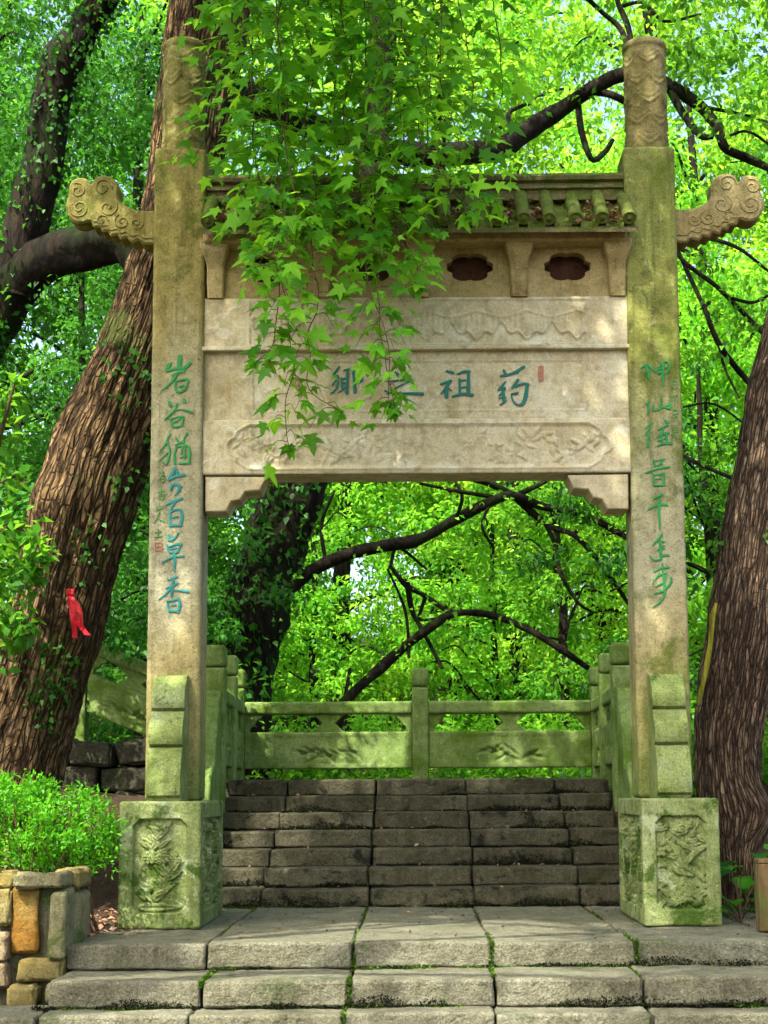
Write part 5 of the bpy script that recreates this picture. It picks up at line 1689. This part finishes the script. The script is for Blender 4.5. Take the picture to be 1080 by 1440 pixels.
# ground cover
g_ = np.random.default_rng(77)
n = 30000
x = g_.uniform(-10, 10, n); y = g_.uniform(10.2, 44, n)
keep = ~((np.abs(x) < 2.0) & (y < 16.5)) & ~((x > -2.3) & (x < 2.6) & (y < 12.6)) & ~((x < 0) & (y < 14.9) & (x > -5.5))
keep &= (fbm(np.stack([x * .6, y * .6, x * 0], 1), 3, 5) > -.15)
x, y = x[keep], y[keep]
z = ground_z(x, y)
C = np.stack([x, y, z + g_.uniform(.0, .22, len(x))], 1)
D = unit(g_.normal(size=(len(x), 3)) * np.array([1, 1, .3]) + np.array([0, 0, .5]))
N = unit(g_.normal(size=(len(x), 3)) * .4 + np.array([0, 0, 1]))
Ls = g_.uniform(.07, .17, len(x)) * (1 + np.clip(y - 20, 0, 30) * .06)
V, F, R = leaves(C, D, N, Ls, Ls * .5, g_.random(len(x)))
tag(mk('ground_cover', V, F, G['L_mid'], smooth=False, rnd=R), 'low green ground cover plants on the woodland floor', 'ground cover', kind='stuff')

# fallen leaves on the soil by the left base block, on paving and on the roof
def litter(name, label, P, seed, L=.05):
    g_ = np.random.default_rng(seed)
    n = len(P)
    D = unit(g_.normal(size=(n, 3)) * np.array([1, 1, .2]))
    N = unit(g_.normal(size=(n, 3)) * .45 + np.array([0, 0, 1]))
    Ls = L * g_.uniform(.5, 1.3, n)
    V, F, R = leaves(P, D, N, Ls, Ls * .6, g_.random(n))
    tag(mk(name, V, F, G['litter'], smooth=False, rnd=R), label, 'fallen leaves', kind='stuff')


n = 900
x = g_.uniform(-2.9, -1.4, n); y = g_.uniform(9.6, 12.2, n)
bx0 = at(167, 1200, YB).x
k_ = (x < bx0 - .0) | ((y < YB) & (y > yA + .4) & (x < bx0 + .25) & (g_.random(n) < .12))
k_ &= (x < at(92, 1325, yA).x - .02) | (y > yA + .25)
x, y = x[k_], y[k_]
zz = np.maximum(ground_z(x, y), np.where(x > at(90, 1325, yA).x, .004, -9)) + .012
litter('fallen_leaves', 'brown fallen leaves on the soil between shrub and left base block', np.stack([x, y, zz], 1), 5)
n = 520
i_ = g_.integers(0, NT - 1, n)
t = g_.uniform(.05, .9, n) ** 1.5
x = xs_t[i_] + (xs_t[1] - xs_t[0]) / 2 + g_.normal(size=n) * .022
cl_ = np.sin(i_ * 2.3) > -.3
litter('fallen_leaves', 'dry pinkish leaves caught between the roof tiles', np.stack([x, yt + (y_r - yt) * t, z_t + (z_r - z_t) * t - .025 + g_.uniform(0, .045, n)], 1)[cl_], 6, .055)

n = 150
x = g_.uniform(-1.3, 2.3, n); y = g_.uniform(yA + .05, Y_ST - .05, n)
litter('fallen_leaves', 'a few dry leaf scraps scattered on the paving in front of the stairs', np.stack([x, y, np.full(n, .014)], 1), 9, .03)
n = 170
kk = g_.integers(1, 8, n)
litter('fallen_leaves', 'dry leaf scraps lying on the treads of the upper stairs', np.stack([g_.uniform(-1.5, 1.6, n), Y_ST + TREAD * (kk - 1) + g_.uniform(.03, .27, n), RISE * kk + .012], 1), 10, .035)

# ------------------------------------------------------------------ shrub in the planting bed
yb2 = 10.25
bs = tag(empty('garden_shrub', (at(75, 1200, yb2).x, yb2, -.05)), 'rounded bright green shrub above the rubble wall', 'shrub')
cpx = []
g_ = np.random.default_rng(31)
for i in range(150):
    a = g_.uniform(0, 2 * PI); r = math.sqrt(g_.uniform(.05, 1))
    u, v = 52 + 112 * r * math.cos(a), 1168 + 72 * r * math.sin(a) * (1 if math.sin(a) < 0 else 1.0)
    p = at(u, v, yb2 + g_.uniform(-.42, .42) * math.sqrt(max(0, 1 - r * r * .8)))
    cpx.append(tuple(p))
cpx = np.array(cpx)
cpx[:, 2] += fbm(cpx * 4, 2, 8) * .13
crown(bs, G['L_shrub'], [clumps(cpx, g_.uniform(.05, .13, 150), 62, .040, .42, 32, up=.5, droop=-.6)], 'foliage')
st = []
for i in range(46):
    q = cpx[g_.integers(0, len(cpx))]
    bx, by = at(85, 1280, yb2).x + g_.uniform(-.32, .32), yb2 + g_.uniform(-.2, .2)
    st.append(tube(crom(np.array([(bx, by, -.12), (bx * .6 + q[0] * .4 + g_.normal() * .03, by * .6 + q[1] * .4, q[2] * .5 - .02), tuple(q)]), 5), np.linspace(.009, .003, 11), 5, .2, 9, i))
mk('stems', *join_parts(st), G['twig'], bs)

# ------------------------------------------------------------------ broad leaved plants by the right base block
def leaf_blade():
    V, F = [], []
    n = 7
    for i in range(n):
        t = i / (n - 1)
        wd = .30 * math.sin(PI * (t * .92 + .06)) ** .8
        zc = .25 * t - .45 * t * t
        V += [(-wd, t, zc + .05), (0, t, zc), (wd, t, zc + .05)]
    for i in range(n - 1):
        for k in range(2): F.append((i * 3 + k, i * 3 + k + 1, i * 3 + 4 + k, i * 3 + 3 + k))
    return mesh_data('leaf', np.array(V), F, G['L_dark'])


blade = leaf_blade()
for i, (u, y, nl, L, lab) in enumerate(((1042, 10.95, 13, .22, 'broad leaved plant between right base block and wooden post'), (1062, 11.6, 15, .3, 'broad leaved plant behind the wooden post'), (1025, 11.5, 9, .2, 'small broad leaved plant against the right base block'))):
    x = at(u, 1300, y).x
    z0 = float(ground_z(np.array([x]), np.array([y]))[0]) - .02
    z0 = max(z0, -.05)
    pt = tag(empty('leafy_plant', (x, y, z0)), lab, 'plant', 'plants by the right base block')
    st = []
    r_ = random.Random(i + 5)
    for k in range(nl):
        a = k * 2.4 + r_.uniform(-.3, .3)
        h_ = r_.uniform(.08, .42) * (1.3 if i == 1 else 1)
        d = Vector((math.cos(a), math.sin(a), 0)) * r_.uniform(.04, .16)
        tip = Vector((x, y, z0 + h_)) + d
        st.append(tube([(x, y, z0), tuple(Vector((x, y, z0 + h_ * .6)) + d * .4), tuple(tip)], [.006, .005, .004], 5))
        o = bpy.data.objects.new('leaf', blade)
        link(o, pt)
        s_l = L * r_.uniform(.6, 1.15)
        o.matrix_basis = Matrix.Translation(tip) @ Matrix.Rotation(a - PI / 2, 4, 'Z') @ Matrix.Rotation(r_.uniform(-.3, .4), 4, 'X') @ Matrix.Scale(s_l, 4)
    mk('stem', *join_parts(st), G['twig'], pt)

# wooden post at the right edge
yw_ = 10.0
a, b = at(1066, 1312, yw_), at(1092, 1207, yw_)
wp = tag(empty('wooden_post', (a.x + .06, yw_, 0)), 'short weathered wooden post at the right edge of the paving', 'post')
V, F = block(a.x, b.x, yw_ - .06, yw_ + .06, .001, b.z - .03, .03, .006, .006, 10, 590)
mk('shaft', V, F, G['wood'], wp)
V, F = block(a.x + .001, b.x - .001, yw_ - .059, yw_ + .059, b.z - .032, b.z, .03, .005, .004, 10, 592)
mk('cap', V, F, G['wood'], wp)

# red ribbon on the leaning trunk
yr_ = 11.52
rb = tag(empty('red_ribbon', tuple(at(100, 835, yr_))), 'red cloth ribbon tied on the bark of the leaning trunk', 'ribbon')
def strip(pix, wd, tw, seed):
    C = crom(np.array([tuple(at(u, v, yr_ + dy)) for u, v, dy in pix]), 8)
    n = len(C)
    V, F = [], []
    for i, p in enumerate(C):
        t = i / (n - 1)
        a = tw * t + .3 * math.sin(seed + 9 * t)
        w_ = wd * (.35 + .65 * min(1, t * 3))
        dx, dy = math.cos(a) * w_ / 2, math.sin(a) * w_ / 2
        for s in (-1, -.33, .33, 1):
            V.append((p[0] + s * dx, p[1] + s * dy - .006 * math.cos(s * 3 + 12 * t), p[2]))
    for i in range(n - 1):
        for k in range(3): F.append((i * 4 + k, i * 4 + k + 1, i * 4 + 5 + k, i * 4 + 4 + k))
    return np.array(V), F
for i, (q, wd) in enumerate((([(98, 832, -.02), (100, 850, -.05), (108, 872, -.06), (123, 893, -.05)], .05), ([(99, 832, -.03), (101, 852, -.07), (104, 875, -.08), (105, 897, -.07)], .05), ([(97, 834, -.02), (106, 848, -.06), (114, 866, -.07), (115, 886, -.07)], .04))):
    V, F = strip(q, wd, .5 + i * .4, i)
    mk('ribbon_tail', V, F, G['red'], rb)
c = at(99, 833, yr_ - .03)
V, F = block(c.x - .03, c.x + .03, c.y - .02, c.y + .02, c.z - .028, c.z + .025, .012, .018, .006, 30, 3)
mk('knot', V, F, G['red'], rb)

# ------------------------------------------------------------------ hanging maple boughs in front of the gate
mp = tag(empty('maple_bough', (-.9, 10.0, 7.6)), 'hanging maple bough with lobed green leaves trailing down over the gate beams', 'branch')
half = [(.0, 0.0), (.14, -.05), (.36, -.04), (.24, .14), (.40, .22), (.60, .46), (.36, .44), (.20, .46), (.16, .70), (.0, 1.05)]


def maple_mesh(curl, k):
    out = half + [(-x, y) for x, y in half[-2:0:-1]]
    V = [(0, .28, 0)] + [(x, y, 0) for x, y in out]
    V = np.array(V, float)
    V[:, 2] = -curl * (V[:, 0] ** 2 * 1.2 + np.clip(V[:, 1] - .2, 0, 2) ** 2 * .5) + .05 * np.abs(V[:, 0])
    n = len(out)
    F = [(0, 1 + i, 1 + (i + 1) % n) for i in range(n)]
    return V, F


MV = [maple_mesh(c, i) for i, c in enumerate((.15, .35, .55, .25))]
MM = [mesh_data('leaf', V, F, G['L_maple'], smooth=False) for V, F in MV]
ST = [([(450, -160), (455, 60), (460, 180), (450, 280), (440, 320)], 10.5), ([(520, -160), (530, 60), (520, 160), (530, 240)], 10.5), ([(400, -160), (410, 20), (405, 130), (415, 240), (420, 290)], 10.5),
      ([(330, -160), (340, 0), (350, 120), (365, 240), (380, 330), (398, 430), (412, 540), (402, 625)], 9.85), ([(420, -160), (430, 0), (440, 150), (448, 280), (438, 380), (432, 480), (440, 545), (480, 580)], 9.95),
      ([(500, -160), (505, 0), (515, 130), (525, 260), (530, 380), (538, 480), (548, 565)], 9.9), ([(590, -160), (590, 0), (600, 100), (590, 200), (565, 290), (535, 340)], 10.0),
      ([(640, -160), (650, 0), (660, 100), (672, 200), (682, 280)], 10.15), ([(560, -140), (572, 80), (600, 200), (635, 270), (668, 300)], 9.7), ([(345, -140), (340, 40), (325, 120), (300, 170), (268, 222)], 10.05),
      ([(690, -100), (700, 20), (702, 110), (688, 190)], 10.3), ([(380, -140), (385, 60), (395, 180), (410, 290), (395, 360), (350, 378)], 9.65), ([(470, -140), (470, 90), (480, 220), (505, 300), (528, 360)], 10.2),
      ([(540, -140), (545, 90), (550, 200), (572, 300), (585, 365)], 10.3), ([(360, -140), (360, 40), (375, 160), (400, 260), (430, 330)], 10.35), ([(615, -140), (620, 60), (640, 160), (650, 240)], 9.8), ([(450, -150), (520, 20), (545, 120), (540, 220), (560, 260)], 9.6),
      ([(350, -150), (355, 60), (350, 180), (350, 280), (352, 340)], 10.2), ([(490, -150), (490, 150), (505, 300), (520, 400), (545, 500), (560, 575)], 9.8), ([(390, -150), (400, 150), (400, 300), (385, 400), (375, 470), (350, 505)], 9.75), ([(560, -150), (560, 150), (565, 320), (575, 400)], 9.95)]
tw = []
pt_ = []
LF = []      # (matrix, variant, importance)
rl = random.Random(12)


def add_leaf(p, d, size, depth_rank):
    d = Vector(d).normalized()
    nrm = Vector((rl.gauss(0, .35), -.55 + rl.gauss(0, .35), .75 + rl.gauss(0, .25)))
    s = d.cross(nrm).normalized()
    nrm = s.cross(d).normalized()
    M = Matrix(((s.x * size, d.x * size, nrm.x * size, p[0]), (s.y * size, d.y * size, nrm.y * size, p[1]), (s.z * size, d.z * size, nrm.z * size, p[2]), (0, 0, 0, 1)))
    LF.append((M, rl.randrange(4), depth_rank))


for si, (pix, Y) in enumerate(ST):
    C = crom(np.array([tuple(at(u, v, Y + .12 * math.sin(i * 1.3 + si))) for i, (u, v) in enumerate(pix)]), 10)
    C = C + np.stack([fbm(C * 3 + si, 2, 3), fbm(C * 3 + si + 9, 2, 4), C[:, 0] * 0], 1) * .09
    tw.append(tube(C, np.linspace(.0055, .0025, len(C)), 6, .1, 5, si))
    seg = np.linalg.norm(np.diff(C, axis=0), axis=1)
    s = np.concatenate([[0], np.cumsum(seg)])
    pos = .15
    sd_ = 1
    while pos < s[-1]:
        i = int(np.searchsorted(s, pos)) - 1
        i = max(0, min(i, len(C) - 2))
        p = C[i] + (C[i + 1] - C[i]) * ((pos - s[i]) / max(seg[i], 1e-6))
        fr = pos / s[-1]
        ln = rl.uniform(.16, .40) * (1.0 - .4 * fr) * (1 if p[2] > 4.5 else .75)
        a = rl.uniform(-.9, .9)
        e = np.array([sd_ * math.cos(a), math.sin(a) * .8 - .15, -.25 - rl.uniform(0, .35)])
        Q = crom(np.array([p, p + e * ln * .5 + np.array([0, 0, .03]), p + e * ln + np.array([0, 0, -.06])]), 4)
        pt_.append(tube(Q, np.linspace(.0028, .0014, len(Q)), 4))
        m = max(3, int(ln / .05))
        for k in range(m):
            q = Q[int((k + 1) / m * (len(Q) - 1))]
            dd_ = (e[0] * .7 + rl.gauss(0, .5), e[1] * .5 + rl.gauss(0, .45), -.45 + rl.gauss(0, .3))
            pet = Vector(dd_).normalized() * .04
            add_leaf((q[0] + pet.x, q[1] + pet.y, q[2] + pet.z), dd_, rl.choice((.06, .09, .11, .125, .145)) * rl.uniform(.85, 1.1), -p[2] - (Y - 10) * .4)
        pos += rl.uniform(.065, .13) * (.80 if p[2] > 4.9 else .85)
        sd_ = -sd_
    q = C[-1]
    for k in range(4): add_leaf(tuple(q), (rl.gauss(0, .6), rl.gauss(-.2, .4), -.8), rl.uniform(.09, .13), 9)
# the boughs they hang from, reaching up to the crown of the leaning tree
for q in ([(-1.55, 12.3, 8.6), (-1.2, 11.3, 8.2), (-.9, 10.4, 7.55), (-.2, 10.0, 7.3), (.5, 9.9, 7.1), (.75, 10.0, 6.9)], [(-1.2, 11.3, 8.2), (-1.3, 10.5, 7.6), (-1.35, 10.0, 7.1)], [(-.9, 10.4, 7.55), (-.5, 9.8, 7.2), (-.1, 9.6, 7.0)]):
    Q = crom(np.array(q), 6)
    tw.append(tube(Q, np.linspace(.05, .014, len(Q)), 8, .2, 4, 3))
mk('twigs', *join_parts(tw), G['twig'], mp)
mk('side_twigs', *join_parts(pt_), G['petiole'], mp)
LF.sort(key=lambda t: -t[2])
for M, k, _ in LF[:300]:
    o = bpy.data.objects.new('leaf', MM[k])
    link(o, mp)
    o.matrix_basis = M
Vs, Fs, Rs, n0 = [], [], [], 0
for M, k, _ in LF[300:]:
    A = np.array(M)
    V = MV[k][0] @ A[:3, :3].T + A[:3, 3]
    Vs.append(V); Fs.append(np.array(MV[k][1]) + n0); n0 += len(V)
    Rs.append(np.full(len(V), rl.random()))
o = mk('leaf_mass', np.concatenate(Vs), np.concatenate(Fs), G['L_maple'], mp, smooth=False, rnd=np.concatenate(Rs))
o['kind'] = 'stuff'
print('maple leaves', len(LF))
